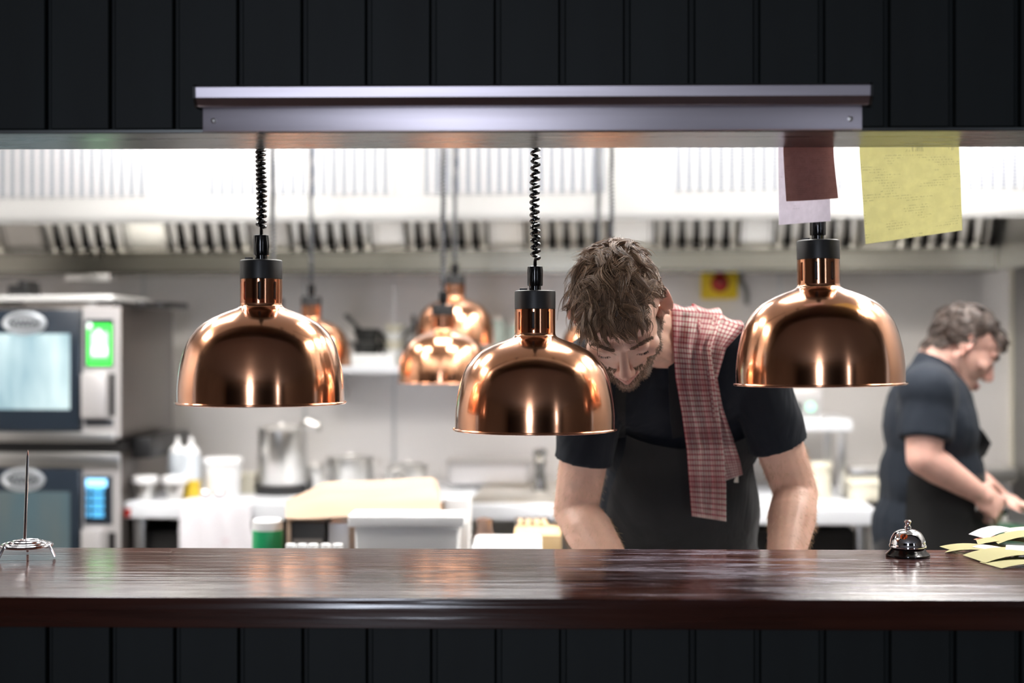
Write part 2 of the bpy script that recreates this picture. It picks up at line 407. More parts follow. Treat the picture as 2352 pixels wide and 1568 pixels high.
def cap_mesh():
    b = nb(); lathe(b, (0, 0, 0), [(0, .2042), (.0338, .2042), (.0345, .205), (.0346, .2325), (.0342, .2345), (.0325, .2355), (0, .2358)], 64)
    box(b, -.026, -.013, -.008, .004, .2350, .2395, .0008); return b
def conn_mesh():
    b = nb(); lathe(b, (0, 0, 0), [(.010, .2350), (.010, .243), (.0125, .2435), (.0130, .246), (.0132, .270), (.0126, .2760), (.008, .2772), (0, .2772)], 40)
    return b
def clip_mesh():
    b = nb()
    for a in (-pi / 2 - .5, -pi / 2 + .62, pi / 2):
        c = Vector((cos(a) * .0132, sin(a) * .0132, 0))
        tube(b, [c + Vector((0, 0, .2440)), c + Vector((0, 0, .2600)), c * .97 + Vector((0, 0, .2735))], [.0022, .0028, .0012], 8)
    return b
def coil_mesh(z0, z1, pitch, topz, r=.0064, wr=.0029, seed=1, n=12, seg=8):
    rnd = random.Random(seed); b = nb(); pts = []; z = z0; a = -pi / 2
    pts.append(Vector((0, 0, z0 - .012))); pts.append(Vector((r * .6 * cos(a), r * .6 * sin(a), z0 - .004)))
    while z < z1:
        wob = .0009 * sin(z * 40 + seed)
        rr = r * (1 + .05 * sin(z * 90 + seed))
        pts.append(Vector((rr * cos(a) + wob, rr * sin(a), z))); a += 2 * pi / n; z += pitch / n * (1 + .1 * sin(z * 25 + seed))
    pts.append(Vector((0, 0, z + .01))); pts.append(Vector((0, 0, topz)))
    tube(b, pts, wr, seg); return b
def bulb_mesh():
    b = nb(); lathe(b, (0, 0, 0), [(0, .012), (.03, .014), (.052, .022), (.060, .036), (.056, .055), (.036, .085), (.020, .112), (.0185, .150), (0, .151)], 40); return b
M['bulb'] = mat('frosted_bulb', (.35, .12, .09), .2)
M['socket'] = mat('dark_ceramic', (.03, .03, .03), .5)
SH, NK, CP, CN, CLP, BL = shade_mesh(), neck_mesh(), cap_mesh(), conn_mesh(), clip_mesh(), bulb_mesh()
NK2 = neck_mesh(False)
SKT = lathe(nb(), (0, 0, 0), [(0, .172), (.0255, .172), (.026, .174), (.026, .2041), (0, .2041)], 32)
def tomesh(n, b, m, ang=35):
    bmesh.ops.recalc_face_normals(b, faces=b.faces); me = bpy.data.meshes.new(n); b.to_mesh(me); b.free(); shade(me, ang); me.materials.append(m); return me
SHm = tomesh('lamp_shade', SH, M['copper'], 60); NKm = tomesh('neck', NK, M['copper'], 60); CPm = tomesh('cap', CP, M['plastic']); CNm = tomesh('connector', CN, M['gloss'])
SKm = tomesh('socket', SKT, M['socket']); CLm = tomesh('clip', CLP, M['gloss']); BLm = tomesh('bulb', BL, M['bulb'], 60); NK2m = tomesh('neck', NK2, M['copper'], 60)
def lamp(px, py, Y, label, group, pitch, front, seed, tilt=0, rz=0):
    c = P(px, py, Y)
    o = bpy.data.objects.new('heat_lamp', None); COL.objects.link(o); o.location = c; o.rotation_euler = (0, radians(tilt), math.atan2(-c.x, c.y) if front else rz)
    tag(o, label, 'heat lamp', group)
    for n, me in (('lamp_shade', SHm), ('neck', NKm if front else NK2m), ('cap', CPm), ('connector', CNm), ('bulb', BLm), ('socket', SKm)):
        q = link_mesh(n, me, None, o)
        if n == 'connector' and front:
            link_mesh('clip', CLm, None, q)
    top = CEIL - c.z
    cz = .288 if front else .285
    b = coil_mesh(cz, top - .12 if not front else min(top - .1, .288 + 2.02 - c.z - .1), pitch, top - .01, seed=seed, n=12 if front else 9, seg=8 if front else 6)
    cm = link_mesh('coiled_cord', b, M['gloss'] if front else M['cordgrey'], o)
    link_mesh('ceiling_rose', lathe(nb(), (0, 0, top), [(0, -.03), (.03, -.028), (.045, -.01), (.045, 0), (0, 0)], 24), M['plastic'], o)
    return o
M['cordgrey'] = mat('dark_grey_cord', (.03, .034, .042), .35)
G1 = 'copper heat lamps over the front counter'; G2 = 'copper heat lamps deeper in the kitchen'
lamp(600, 927, 2.325, 'copper dome heat lamp nearest the ovens in the front row, on a tightly coiled cord', G1, .0081, True, 1, 0, .0)
lamp(1229, 988, 2.40, 'copper dome heat lamp hanging lowest, just beside the bending cook\'s face', G1, .0118, True, 2, 0, .3)
lamp(1883, 884, 2.325, 'copper dome heat lamp hanging below the brown and white tickets', G1, .0118, True, 3, -.7, .1)
rl = [(627, 862, 4.30, 'copper heat lamp of the second row hidden behind the front lamp nearest the ovens', 4), (1018, 879, 4.30, 'brightly shining copper heat lamp beside the lowest front lamp', 5), (1405, 872, 4.30, 'copper heat lamp hidden behind the bending cook\'s head, only its cord showing', 6),
      (715, 840, 4.82, 'copper heat lamp peeking out behind the front lamp nearest the ovens', 7), (1045, 792, 4.82, 'copper heat lamp hanging highest, behind the brightly shining one', 8), (1375, 838, 4.82, 'dark copper heat lamp peeking out between the lowest front lamp and the cook\'s hair', 9)]
for px, py, Y, lb, sd in rl: lamp(px, py, Y, lb, G2, .0105, False, sd)

# ------------------------------------------------------------------ order slips hanging from the header
def paper_mat(name, c, lines, dens, ink=.5, trans=.35):
    m = mat(name, c, .75)
    tc = N(m, 'ShaderNodeTexCoord'); u = N(m, 'ShaderNodeSeparateXYZ'); L(m, tc, 'UV', u, 'Vector')
    # rows of print: band pattern in v times broken noise in u
    mu = N(m, 'ShaderNodeMath', operation='MULTIPLY'); L(m, u, 'Y', mu, 0); mu.inputs[1].default_value = lines
    fr = N(m, 'ShaderNodeMath', operation='FRACT'); L(m, mu, 'Value', fr, 0)
    lt = N(m, 'ShaderNodeMath', operation='LESS_THAN'); L(m, fr, 'Value', lt, 0); lt.inputs[1].default_value = .34
    mp = N(m, 'ShaderNodeMapping'); mp.inputs['Scale'].default_value = (70, lines, 1); L(m, tc, 'UV', mp, 'Vector')
    nz = N(m, 'ShaderNodeTexNoise', Scale=1, Detail=1); L(m, mp, 'Vector', nz, 'Vector')
    g1 = N(m, 'ShaderNodeMath', operation='GREATER_THAN'); L(m, nz, 'Fac', g1, 0); g1.inputs[1].default_value = .5
    mp2 = N(m, 'ShaderNodeMapping'); mp2.inputs['Scale'].default_value = (3.2, lines * .28, 1); L(m, tc, 'UV', mp2, 'Vector')
    n2 = N(m, 'ShaderNodeTexNoise', Scale=1, Detail=0); L(m, mp2, 'Vector', n2, 'Vector')
    g2 = N(m, 'ShaderNodeMath', operation='GREATER_THAN'); L(m, n2, 'Fac', g2, 0); g2.inputs[1].default_value = dens
    a = N(m, 'ShaderNodeMath', operation='MULTIPLY'); L(m, lt, 'Value', a, 0); L(m, g1, 'Value', a, 1)
    a2 = N(m, 'ShaderNodeMath', operation='MULTIPLY'); L(m, a, 'Value', a2, 0); L(m, g2, 'Value', a2, 1)
    a3 = N(m, 'ShaderNodeMath', operation='MULTIPLY'); L(m, a2, 'Value', a3, 0); a3.inputs[1].default_value = ink
    mp3 = N(m, 'ShaderNodeMapping'); mp3.inputs['Scale'].default_value = (7, 6, 1); L(m, tc, 'UV', mp3, 'Vector')
    n3 = N(m, 'ShaderNodeTexNoise', Scale=1.5, Detail=5); L(m, mp3, 'Vector', n3, 'Vector')
    r3 = N(m, 'ShaderNodeValToRGB'); r3.color_ramp.elements[0].position = .4; r3.color_ramp.elements[1].position = .72
    r3.color_ramp.elements[0].color = (*c, 1); r3.color_ramp.elements[1].color = tuple(min(1, x * 1.09 + .01) for x in c) + (1,); L(m, n3, 'Fac', r3, 'Fac')
    mx = N(m, 'ShaderNodeMix', data_type='RGBA'); L(m, a3, 'Value', mx, 'Factor'); L(m, r3, 'Color', mx, 'A'); mx.inputs['B'].default_value = tuple(x * .25 for x in c) + (1,)
    L(m, mx, 'Result', BS(m), 'Base Color')
    tr = N(m, 'ShaderNodeBsdfTranslucent'); L(m, mx, 'Result', tr, 'Color'); ms = N(m, 'ShaderNodeMixShader'); ms.inputs[0].default_value = trans
    out = m.node_tree.nodes['Material Output']; L(m, BS(m), 'BSDF', ms, 1); L(m, tr, 'BSDF', ms, 2); L(m, ms, 'Shader', out, 'Surface')
    return m
def paper(name, label, cs, Y, m, bend, group, curl=.0):
    tl, tr_, br, bl = [P(x, y, Y) for x, y in cs]
    up_ = .035; nu, nv = 12, 16; b = nb(); rows = []
    for j in range(nv + 1):
        v = j / nv; row = []
        for i in range(nu + 1):
            u = i / nu; p = tl.lerp(tr_, u).lerp(bl.lerp(br, u), v)
            if j == 0: p = p + Vector((0, 0, up_))
            bz = bend * (1 - cos(v * pi * .5)) + curl * sin(u * pi) * v
            row.append(p + Vector((0, bz, 0)))
        rows.append(row)
    uvl = b.loops.layers.uv.new('UVMap'); vs = [[b.verts.new(p) for p in r] for r in rows]
    for j in range(nv):
        for i in range(nu):
            f = b.faces.new((vs[j][i], vs[j][i + 1], vs[j + 1][i + 1], vs[j + 1][i]))
            for lp, (uu, vv) in zip(f.loops, ((i, j), (i + 1, j), (i + 1, j + 1), (i, j + 1))): lp[uvl].uv = (1 - uu / nu, 1 - vv / nv)
    bmesh.ops.solidify(b, geom=b.faces[:], thickness=.0003)
    return solo(name, label, 'order slip', b, m, (tl + tr_) / 2, group=group, ang=60)
GP = 'order slips hanging under the header'
paper('order_slip', 'large yellow printed order sheet hanging crooked under the header', [(1973, 340), (2203, 338), (2213, 528), (1990, 560)], 2.262, paper_mat('yellow_paper', (.70, .67, .36), 34, .56, .34, .45), .006, GP, .004)
paper('order_slip', 'small brownish red order slip hanging in front of the white one', [(1799, 340), (1914, 340), (1922, 457), (1803, 464)], 2.258, paper_mat('red_paper', (.38, .22, .19), 26, .5, .35, .22), -.012, GP, .006)
paper('order_slip', 'narrow white order slip hanging behind the brownish red one', [(1787, 340), (1903, 340), (1909, 507), (1790, 516)], 2.268, paper_mat('white_paper', (.74, .70, .76), 26, .7, .25, .25), .004, GP)
def clip(px, nm):
    q = P(px, 300, Yh + .01)
# ------------------------------------------------------------------ things on the counter
def counter_pt(px, py):                              # point on the counter's surface seen at that pixel
    d = ray(px, py); t = (ZC - CZ) / d.z; return Vector((0, 0, CZ)) + d * t
c = counter_pt(2085, 1277)
t = Thing('service_bell', 'chrome reception bell with a black base on the wooden counter', 'bell', c)
t.part('base', lathe(nb(), c, [(0, 0), (.0365, 0), (.0372, .0015), (.0368, .004), (.031, .0095), (.0285, .0135), (.027, .0145), (0, .0145)], 64), M['gloss'])
t.part('dome', lathe(nb(), c, [(.0285, .0155), (.0310, .0160), (.0312, .0185), (.0303, .0205)] + smooth_prof([(.0298, .0215), (.0292, .0265), (.0270, .0330), (.0215, .0410), (.0130, .0455), (.0045, .0468)], 5) + [(0, .0468), (0, .0455), (.012, .044), (.0205, .040), (.026, .032), (.0285, .0235)], 64), M['chrome'], ang=50)
t.part('plunger', lathe(nb(), c, [(0, .0465), (.0052, .0465), (.0060, .0480), (.0056, .0510), (.0040, .0530), (.0042, .0560), (.0058, .0580), (.0060, .0605), (.0045, .0622), (0, .0625)], 32), M['chrome'])

c = counter_pt(62, 1279)
t = Thing('ticket_spike', 'chromed wire spike for finished tickets standing on the counter', 'spike', c)
b = nb(); h = .0205
for R_ in (.0405, .033, .0235):
    pts = [c + Vector((R_ * cos(a * 2 * pi / 40), R_ * sin(a * 2 * pi / 40), h + (.0405 - R_) * .30)) for a in range(41)]
    tube(b, pts, .0029, 8, False)
tube(b, [c + Vector((-.0405, 0, h)), c + Vector((-.02, 0, h + .006)), c + Vector((.02, 0, h + .006)), c + Vector((.0405, 0, h))], .0019, 8)
t.part('ring_base', b, M['wire'])
for k, a in enumerate((-.2, 1.9, 4.0)):
    e = Vector((cos(a), sin(a), 0)); t.part('leg', tube(nb(), [c + e * .034 + Vector((0, 0, h)), c + e * .042 + Vector((0, 0, h + .001)), c + e * .047 + Vector((0, 0, h * .6)), c + e * .0525 + Vector((0, 0, .0022))], .0023, 8), M['wire'])
top = P(64, 1033, c.y); bt = c + Vector((-.004, 0, h + .004))
t.part('spike', tube(nb(), [bt, bt.lerp(top, .5), bt.lerp(top, .93), top], [.0026, .0025, .0023, .0003], 10), M['wire'])

# loose slips in a heap at the end of the counter
YP = mat('pale_yellow_slip', (.36, .33, .15), .8); WP = mat('white_slip', (.72, .70, .74), .8); OP = mat('salmon_slip', (.70, .25, .16), .8)
def slip(cx, cy, lx, ly, ang, z, m, label, arch=.010, tiltx=0, tw=0, lab=None):
    q = counter_pt(cx, cy); z *= .55; arch *= .85; lx *= 1.2; ly *= 1.45; b = nb(); rows = []; R = Matrix.Rotation(radians(ang), 3, 'Z')
    for j in range(9):
        row = []
        for i in range(9):
            u = i / 8 - .5; v = j / 8 - .5
            zz = z + arch * (1 - (2 * u) ** 2) * .9 + tiltx * u + tw * u * v * 2
            row.append(Vector((q.x, q.y, ZC)) + R @ Vector((u * lx, v * ly, 0)) + Vector((0, 0, max(zz, .0006))))
        rows.append(row)
    sheet(b, rows, .0003)
    return solo('paper_slip', label, 'paper', b, m, (q.x, q.y, ZC), group='used order slips heaped at the counter end', ang=60)
slip(2262, 1268, .100, .055, -28, .001, YP, 'olive yellow slip whose pointed corner lies nearest the bell, bottom of the heap', .012)
slip(2232, 1262, .075, .045, 10, .004, YP, 'olive slip poking out flat towards the back edge of the counter', .006)
slip(2330, 1284, .120, .06, 8, .004, YP, 'wide arched olive yellow slip at the near side of the heap', .016)
slip(2290, 1250, .060, .03, 30, .016, OP, 'thin salmon pink slip tucked under the white one', .006)
slip(2305, 1248, .085, .045, 12, .026, WP, 'bright white arched slip lying on top of the olive ones', .018)
slip(2275, 1270, .035, .03, 30, .018, WP, 'small torn white scrap lying on the olive slip', .003)
slip(2372, 1265, .11, .05, -6, .030, YP, 'olive slip crossing the top of the heap, curled upward', .02)
slip(2318, 1262, .09, .045, -14, .020, YP, 'short olive slip between the white one and the wide arched one', .012)
slip(2350, 1296, .10, .045, 14, .002, YP, 'olive slip lying flat at the very front of the heap', .008)
slip(2385, 1255, .10, .05, 5, .046, mat('cream_slip', (.72, .68, .45), .8), 'cream slip topmost in the heap', .008)
slip(2352, 1278, .05, .04, 70, .024, WP, 'white slip standing over the arched olive one at the frame edge', .006)
M['hoodlamp'] = mat('hood_lamp', (.9, .9, .9), .5, emit=(1, .95, .86), es=13)
def kx(px, Y): return K(px, 784, Y).x
def kz(px, py, Y): return K(px, py, Y).z
HF = 4.95; HZ = kz(1176, 502, HF)                     # front face and its lower edge
HXR = kx(2296, 5.6); HX0 = XL + .02
GZ0 = kz(1176, 625, 5.62); GZ1 = kz(1176, 577, 5.62)
t = Thing('extraction_hood', 'long stainless steel extraction hood over the back cooking line', 'hood', (0, HF, HZ), KM)
b = nb(); box(b, HX0, HXR, HF, HF + .02, HZ, CEIL - .005, .001, 1); box(b, HX0, HXR, HF, HF + .06, HZ - .004, HZ + .012)
for px in (409, 930, 1290, 1520, 1965): q = kx(px, HF); box(b, q - .0012, q + .0012, HF - .0015, HF, HZ, CEIL - .005)
t.part('front_canopy', b, M['hood'])
b = nb(); box(b, HXR, HXR + .015, HF, 5.88, GZ0, CEIL - .005); t.part('side_panel', b, M['steel'])
b = nb(); box(b, HX0, HX0 + .015, HF, 5.88, GZ0, CEIL - .005); t.part('side_panel', b, M['steel'])
for a, c in ((-230, 346), (480, 905), (975, 1390), (1545, 1945), (2208, 2640)):
    x0, x1 = kx(a, HF), min(kx(c, HF), HXR - .03)
    t.part('perforated_panel', box(nb(), x0, x1, HF - .004, HF, kz(1176, 445, HF), CEIL - .12, .0008, 1), M['perf'])
b = nb(); box(b, HX0, HXR, 5.62, 5.64, GZ0, GZ1, .003, 1); box(b, HX0, HXR, 5.62, 5.88, GZ0 - .002, GZ0 + .012); box(b, HX0, HXR, 5.6, 5.62, GZ1 - .006, GZ1 + .006, .002, 1)
t.part('grease_gutter', b, noisy(mat('gutter_steel', rough=.2, metal=1), (.27, .26, .22), (.35, .335, .29), (1, 3, 3), 1, 2, rough=(.14, .24)))
# sloping filter bank above the gutter: baffles with dark gaps
fy0, fz0, fy1, fz1 = 5.64, GZ1 - .005, 5.30, GZ1 + .55
sl = Vector((0, fy1 - fy0, fz1 - fz0)); sln = sl.normalized(); nrm = Vector((0, -sln.z, sln.y)) if sln.z > 0 else Vector((0, sln.z, -sln.y))
def slope_box(bm, x0, x1, s0, s1, d0, d1):
    pts = []
    for x in (x0, x1):
        for s in (s0, s1):
            for d in (d0, d1): pts.append(bm.verts.new(Vector((x, fy0, fz0)) + sln * s + nrm * d))
    for f in ((0, 1, 3, 2), (4, 6, 7, 5), (0, 4, 5, 1), (2, 3, 7, 6), (0, 2, 6, 4), (1, 5, 7, 3)): bm.faces.new([pts[i] for i in f])
ln = sl.length
b = nb(); slope_box(b, HX0, HXR, -.01, ln, -.06, -.05); t.part('filter_backing', b, M['dark'])
b = nb(); slope_box(b, HX0, HXR, -.01, .022, -.02, .012); t.part('filter_rail', b, M['steel'])
gx = [kx(c, 5.55) for c in (-100, 183, 470, 752, 1022, 1300, 1602, 1882, 2168)]
hwid = kx(1280, 5.55) - kx(1180, 5.55)
prev = HX0
for i, g in enumerate(gx):
    f = None; p = hwid * 2 / 6.0
    b = nb(); fw = .012
    slope_box(b, g - hwid - fw, g - hwid, 0, ln, -.02, .004); slope_box(b, g + hwid, g + hwid + fw, 0, ln, -.02, .004)
    for k in range(6):
        x = g - hwid + (k + .5) * p
        # each baffle is a shallow channel tapering towards the gutter
        a0 = [Vector((x - p * .20, fy0, fz0)) + sln * .012, Vector((x, fy0, fz0)) + sln * .012 + nrm * .016, Vector((x + p * .20, fy0, fz0)) + sln * .012]
        a1 = [Vector((x - p * .36, fy0, fz0)) + sln * .16, Vector((x, fy0, fz0)) + sln * .16 + nrm * .016, Vector((x + p * .36, fy0, fz0)) + sln * .16]
        a2 = [v + sln * (ln - .18) for v in a1]
        R3 = [[b.verts.new(v) for v in r] for r in (a0, a1, a2)]
        for r, s in zip(R3, R3[1:]):
            for m_ in (0, 1): b.faces.new((r[m_], r[m_ + 1], s[m_ + 1], s[m_]))
    t.part('baffle_filter', b, M['steel'], ang=10)
    if i:
        b = nb(); slope_box(b, gx[i - 1] + hwid + fw + .004, g - hwid - fw - .004, 0, ln, -.016, .0)
        t.part('blanking_plate', b, M['steel'])
for i, px in enumerate((60, 420, 840, 1230, 1470, 1900, 2200)):
    q = kx(px, 5.05); t.part('hood_light', box(nb(), q - .14, q + .14, 5.02, 5.10, HZ + .30, HZ + .34, .004), M['hoodlamp'])
q = K(222, 636, 5.6); solo('drip_tray', 'small steel grease tray under the hood gutter above the ovens', 'tray', box(nb(), kx(150, 5.6), kx(252, 5.6), 5.60, 5.66, GZ0 - .028, GZ0 - .002, .003), M['steel'], (q.x, 5.62, GZ0 - .028), KM)

# emergency stop
q = K(1651, 651, 5.9); e = .074
t = Thing('emergency_stop_switch', 'yellow emergency stop box with a red button on the steel back wall', 'switch', (q.x, 5.9, q.z), KM)
t.part('box', box(nb(), q.x - e, q.x + e, 5.84, 5.899, q.z - e * .86, q.z + e * .86, .008, 3), M['yellow'])
b = nb(); lathe(b, (0, 0, 0), [(0, 0), (.030, 0), (.036, .012), (.034, .022), (.020, .028), (0, .030)], 32)
R = Matrix.Rotation(pi / 2, 3, 'X')
for v in b.verts: v.co = R @ v.co + Vector((q.x, 5.84, q.z - .002))
t.part('button', b, M['red'])
a = K(1692, 638, 5.88); c = K(1712, 660, 5.88); d = K(1716, 700, 5.88)
solo('conduit', 'grey bent cable conduit beside the yellow emergency stop box', 'conduit', tube(nb(), [K(1700, 628, 5.885), K(1700, 642, 5.88), c, K(1716, 676, 5.88), d], .0105, 12), mat('grey_conduit', (.30, .30, .29), .4), a, KM)

# ------------------------------------------------------------------ ovens
OY = 4.95; OYB = 5.55
def oven(ytop, ybot, label, upper):
    x1 = kx(276, OY); x0 = kx(-125, OY); zt_, zb_ = kz(276, ytop, OY), kz(276, ybot, OY)
    c0 = Vector(((x0 + x1) / 2, (OY + OYB) / 2, zb_)); t = Thing('combi_oven', label, 'oven', c0, KM, 'stacked combi ovens')
    zz = lambda py: kz(200, py, OY); X = lambda px: kx(px, OY)
    yo = ytop
    xd = X(188)
    t.part('body', box(nb(), x0, x1, OY + .012, OYB, zb_, zt_, .006, 2), M['ovenside'])
    b = nb(); box(b, xd + .002, x1, OY, OY + .012, zb_ + .004, zt_ - .004, .002, 1); t.part('control_panel', b, M['steel_panel'])
    dz1 = zt_ - .012 if upper else zz(1076); dz0 = zz(990) if upper else zb_ + .03
    door = t.part('door', box(nb(), x0, xd, OY - .02, OY + .012, dz0, dz1, .004, 2), M['ovenglass'])
    wx0, wx1 = x0 + .05, X(166); wz1 = zz(766) if upper else zz(1128); wz0 = zz(940) if upper else zz(1262)
    t.part('window_pane', box(nb(), wx0, wx1, OY - .023, OY - .02, wz0, wz1, .001, 1), M['ovenpane'] if upper else M['ovenpane2'], door)
    # oval badge: ring and a squiggle of raised lettering
    cx = X(62 if upper else 59); cz = zz(742 if upper else 1101); rx = X(112) - X(62); rz_ = rx * .52
    b = nb(); n = 48; rings = []
    for (s, dy) in ((1, 0), (1, -.004), (.82, -.006), (.78, -.003), (.0001, -.003)):
        rings.append([b.verts.new((cx + rx * s * cos(2 * pi * i / n), OY - .02 + dy, cz + rz_ * s * sin(2 * pi * i / n))) for i in range(n)])
    for r, s in zip(rings, rings[1:]):
        for i in range(n): b.faces.new((r[i], r[(i + 1) % n], s[(i + 1) % n], s[i]))
    bd = t.part('badge', b, M['badge'], door)
    b = nb(); pr_ = []
    for i in range(25): u = i / 24 * 2 - 1; pr_.append(Vector((cx + u * rx * .62, OY - .0245, cz + sin(i * 1.6) * rz_ * .30 * (1 - .5 * u * u))))
    tube(b, pr_, .0042, 6); n2 = [Vector((cx + rx * .70 * cos(a), OY - .0245, cz + rz_ * .62 * sin(a))) for a in [i * 2 * pi / 40 for i in range(41)]]; tube(b, n2, .0020, 6, False)
    t.part('emblem', b, mat('emblem_grey', (.09, .10, .11), .4), bd)
    if upper:
        sc = t.part('display', box(nb(), X(196), X(260), OY - .004, OY, zz(842), zz(733), .001, 1), M['ovenglass'])
        t.part('green_screen', box(nb(), X(202), X(257), OY - .0055, OY - .004, zz(838), zz(744), .0006, 1), M['scr_green'], sc)
        b = nb(); box(b, X(210), X(249), OY - .0062, OY - .0055, zz(820), zz(762)); t.part('screen_icons', b, M['scr_pale'], sc)
        b = nb(); box(b, X(213), X(247), OY - .0066, OY - .0062, zz(814), zz(796)); t.part('screen_button', b, M['scr_white'], sc); b = nb()
        m8 = lathe(nb(), (0, 0, 0), [(0, 0), (.010, 0), (.010, .0004), (0, .0004)], 16)
        for v in m8.verts: v.co = Vector((X(228) + v.co.x, OY - .0062 - v.co.z, zz(764) + v.co.y * 1.3))
        add_bm(b, m8); t.part('screen_symbol', b, M['scr_white'], sc); b = nb(); m8 = lathe(nb(), (0, 0, 0), [(0, 0), (.009, 0), (.009, .0004), (0, .0004)], 16)
        for v in m8.verts: v.co = Vector((X(207) + v.co.x, OY - .0062 - v.co.z, zz(748) + v.co.y * 1.3))
        add_bm(b, m8); t.part('screen_symbol', b, M['scr_white'], sc)
        hb = nb(); box(hb, X(194), X(250), OY - .035, OY - .0, zz(958), zz(856), .006, 2); t.part('handle', hb, M['steel_panel'])
        t.part('slot', box(nb(), X(252), X(264), OY - .002, OY + .001, zz(955), zz(858)), M['dark'])
        t.part('lower_slot', box(nb(), X(196), X(260), OY - .002, OY + .001, zz(976), zz(964)), M['ovenglass'])
        t.part('base_rail', box(nb(), x0, x1 - .02, OY - .012, OY + .02, zb_ - .012, zz(992), .003), M['steel'])
        b = nb()
        for px in (262, 318, 360): box(b, kx(px, OY + .12), kx(px, OY + .12) + .03, OY + .1, OY + .4, zt_ - .002, zt_ + .018, .004)
        t.part('vent_cover', b, M['plastic'])
    else:
        sc = t.part('display', box(nb(), X(195), X(258), OY - .004, OY, zz(1203), zz(1092), .001, 1), M['ovenglass'])
        b = nb()
        box(b, X(199), X(246), OY - .0055, OY - .004, zz(1117), zz(1099))
        t.part('screen_bar', b, M['scr_blue2'], sc)
        b = nb()
        for k in range(4):
            z0_ = 1136 + 18.5 * (k - 1); box(b, X(213), X(239), OY - .0055, OY - .004, zz(z0_ + 14), zz(z0_)); box(b, X(200), X(208), OY - .0055, OY - .004, zz(z0_ + 13), zz(z0_ + 1))
        t.part('screen_digits', b, M['scr_blue'], sc)
        hb = nb(); box(hb, X(194), X(240), OY - .035, OY - .0, zb_ + .06, zz(1212), .006, 2); t.part('handle', hb, M['steel_panel'])
        t.part('slot', box(nb(), X(248), X(266), OY - .002, OY + .001, zb_ + .06, zz(1222)), M['dark'])
        t.part('top_trim', box(nb(), x0, x1, OY - .012, OY + .012, zz(1072), zt_, .004), M['steel'])
    return t
M['ovenside'] = noisy(mat('oven_side_steel', rough=.35, metal=.9), (.13, .115, .105), (.17, .15, .14), (2, 2, 2), 1, 2)
M['steel_panel'] = mat('light_steel_panel', (.62, .60, .60), .38, .5)
M['ovenglass'] = mat('oven_black_glass', (.022, .030, .042), .12, coat=.3)
def pane(e1, k):
    m = mat('oven_window', (.30, .37, .40), .06, emit=(.55, .78, .85), es=e1)  # glow and vertical light streaks are put into the pane itself
    tc = N(m, 'ShaderNodeTexCoord'); mp = N(m, 'ShaderNodeMapping'); mp.inputs['Scale'].default_value = (9, 1, 3); n = N(m, 'ShaderNodeTexNoise', Scale=1, Detail=2)
    L(m, tc, 'Object', mp, 'Vector'); L(m, mp, 'Vector', n, 'Vector'); cr = N(m, 'ShaderNodeValToRGB'); cr.color_ramp.elements[0].position = .35; cr.color_ramp.elements[1].position = .65
    cr.color_ramp.elements[0].color = (.16 * k, .25 * k, .29 * k, 1); cr.color_ramp.elements[1].color = (.50 * k * k, .62 * k * k, .64 * k * k, 1); L(m, n, 'Fac', cr, 'Fac'); L(m, cr, 'Color', BS(m), 'Base Color'); return m
M['ovenpane'] = pane(.16, .9); M['ovenpane2'] = pane(.02, .42)
M['badge'] = mat('badge_silver', (.62, .66, .70), .3, .6)
M['scr_green'] = mat('screen_green', (.0, .1, 0), .3, emit=(.06, .85, .08), es=1.2)
M['scr_pale'] = mat('screen_pale', (.1, .2, .1), .3, emit=(.45, .95, .5), es=1.1)
M['scr_white'] = mat('screen_white', (.2, .2, .2), .3, emit=(.8, 1, .85), es=1.2)
M['scr_blue'] = mat('screen_blue', (0, .05, .1), .3, emit=(.10, .42, .75), es=.8)
M['scr_blue2'] = mat('screen_blue_bright', (.1, .1, .2), .3, emit=(.25, .65, 1), es=1.5)
oven(702, 1008, 'upper combi oven of the stack, glowing green screen and pale lit window', True)
zlo_top = kz(276, 1040, OY)
t = oven(1040, 1420, 'lower combi oven of the stack, blue digits on its display', False)
x0 = kx(-125, OY); x1 = kx(276, OY)
zc0, zc1 = kz(276, 1040, OY) + .001, kz(276, 1008, OY) - .013
t.part('stacking_frame', box(nb(), x0 + .01, x1 - .01, OY + .03, OYB - .01, zc0, zc1), M['dark'])
t.part('side_bracket', box(nb(), x1 + .0005, x1 + .07, OY + .12, OYB - .02, zc0 - .03, zc1 + .010, .005), M['plastic'])
zob = kz(276, 1420, OY)
for a in (x0 + .02, x1 - .06):
    for c in (OY + .05, OYB - .09): t.part('leg', box(nb(), a, a + .04, c, c + .04, 0, zob - .001, .003), M['steel'])
# tray and a small black camera-like vent on the upper oven
zt_ = kz(276, 702, OY)
c = ((x0 + x1) / 2, 5.2, zt_)
b = nb(); box(b, x0 + .02, kx(282, 5.15), 5.03, 5.45, zt_ + .030, zt_ + .034); box(b, x0 + .02, kx(290, 5.15), 5.02, 5.03, zt_ + .020, zt_ + .040, .003); box(b, kx(282, 5.15), kx(282, 5.15) + .01, 5.03, 5.45, zt_ + .022, zt_ + .040, .003)
for px in (-60, 205): box(b, kx(px, 5.05), kx(px, 5.05) + .03, 5.04, 5.42, zt_ + .0005, zt_ + .03)
solo('steel_tray', 'shiny shallow steel tray lying on top of the upper oven', 'tray', b, mat('glare_tray', (.9, .9, .88), .3, .4), (c[0], 5.2, zt_), KM)  # finish whitened to stand in for the hood lamp's glare
b = nb(); q = K(50, 680, 5.25); box(b, q.x - .035, q.x + .045, 5.2, 5.32, zt_ + .0345, kz(50, 655, 5.25), .006); box(b, q.x + .005, q.x + .042, 5.2, 5.32, zt_ + .05, kz(50, 645, 5.25), .006)
solo('black_container', 'small black box standing on the steel tray on the upper oven', 'container', b, M['plastic'], (q.x, 5.26, zt_ + .0345), KM)

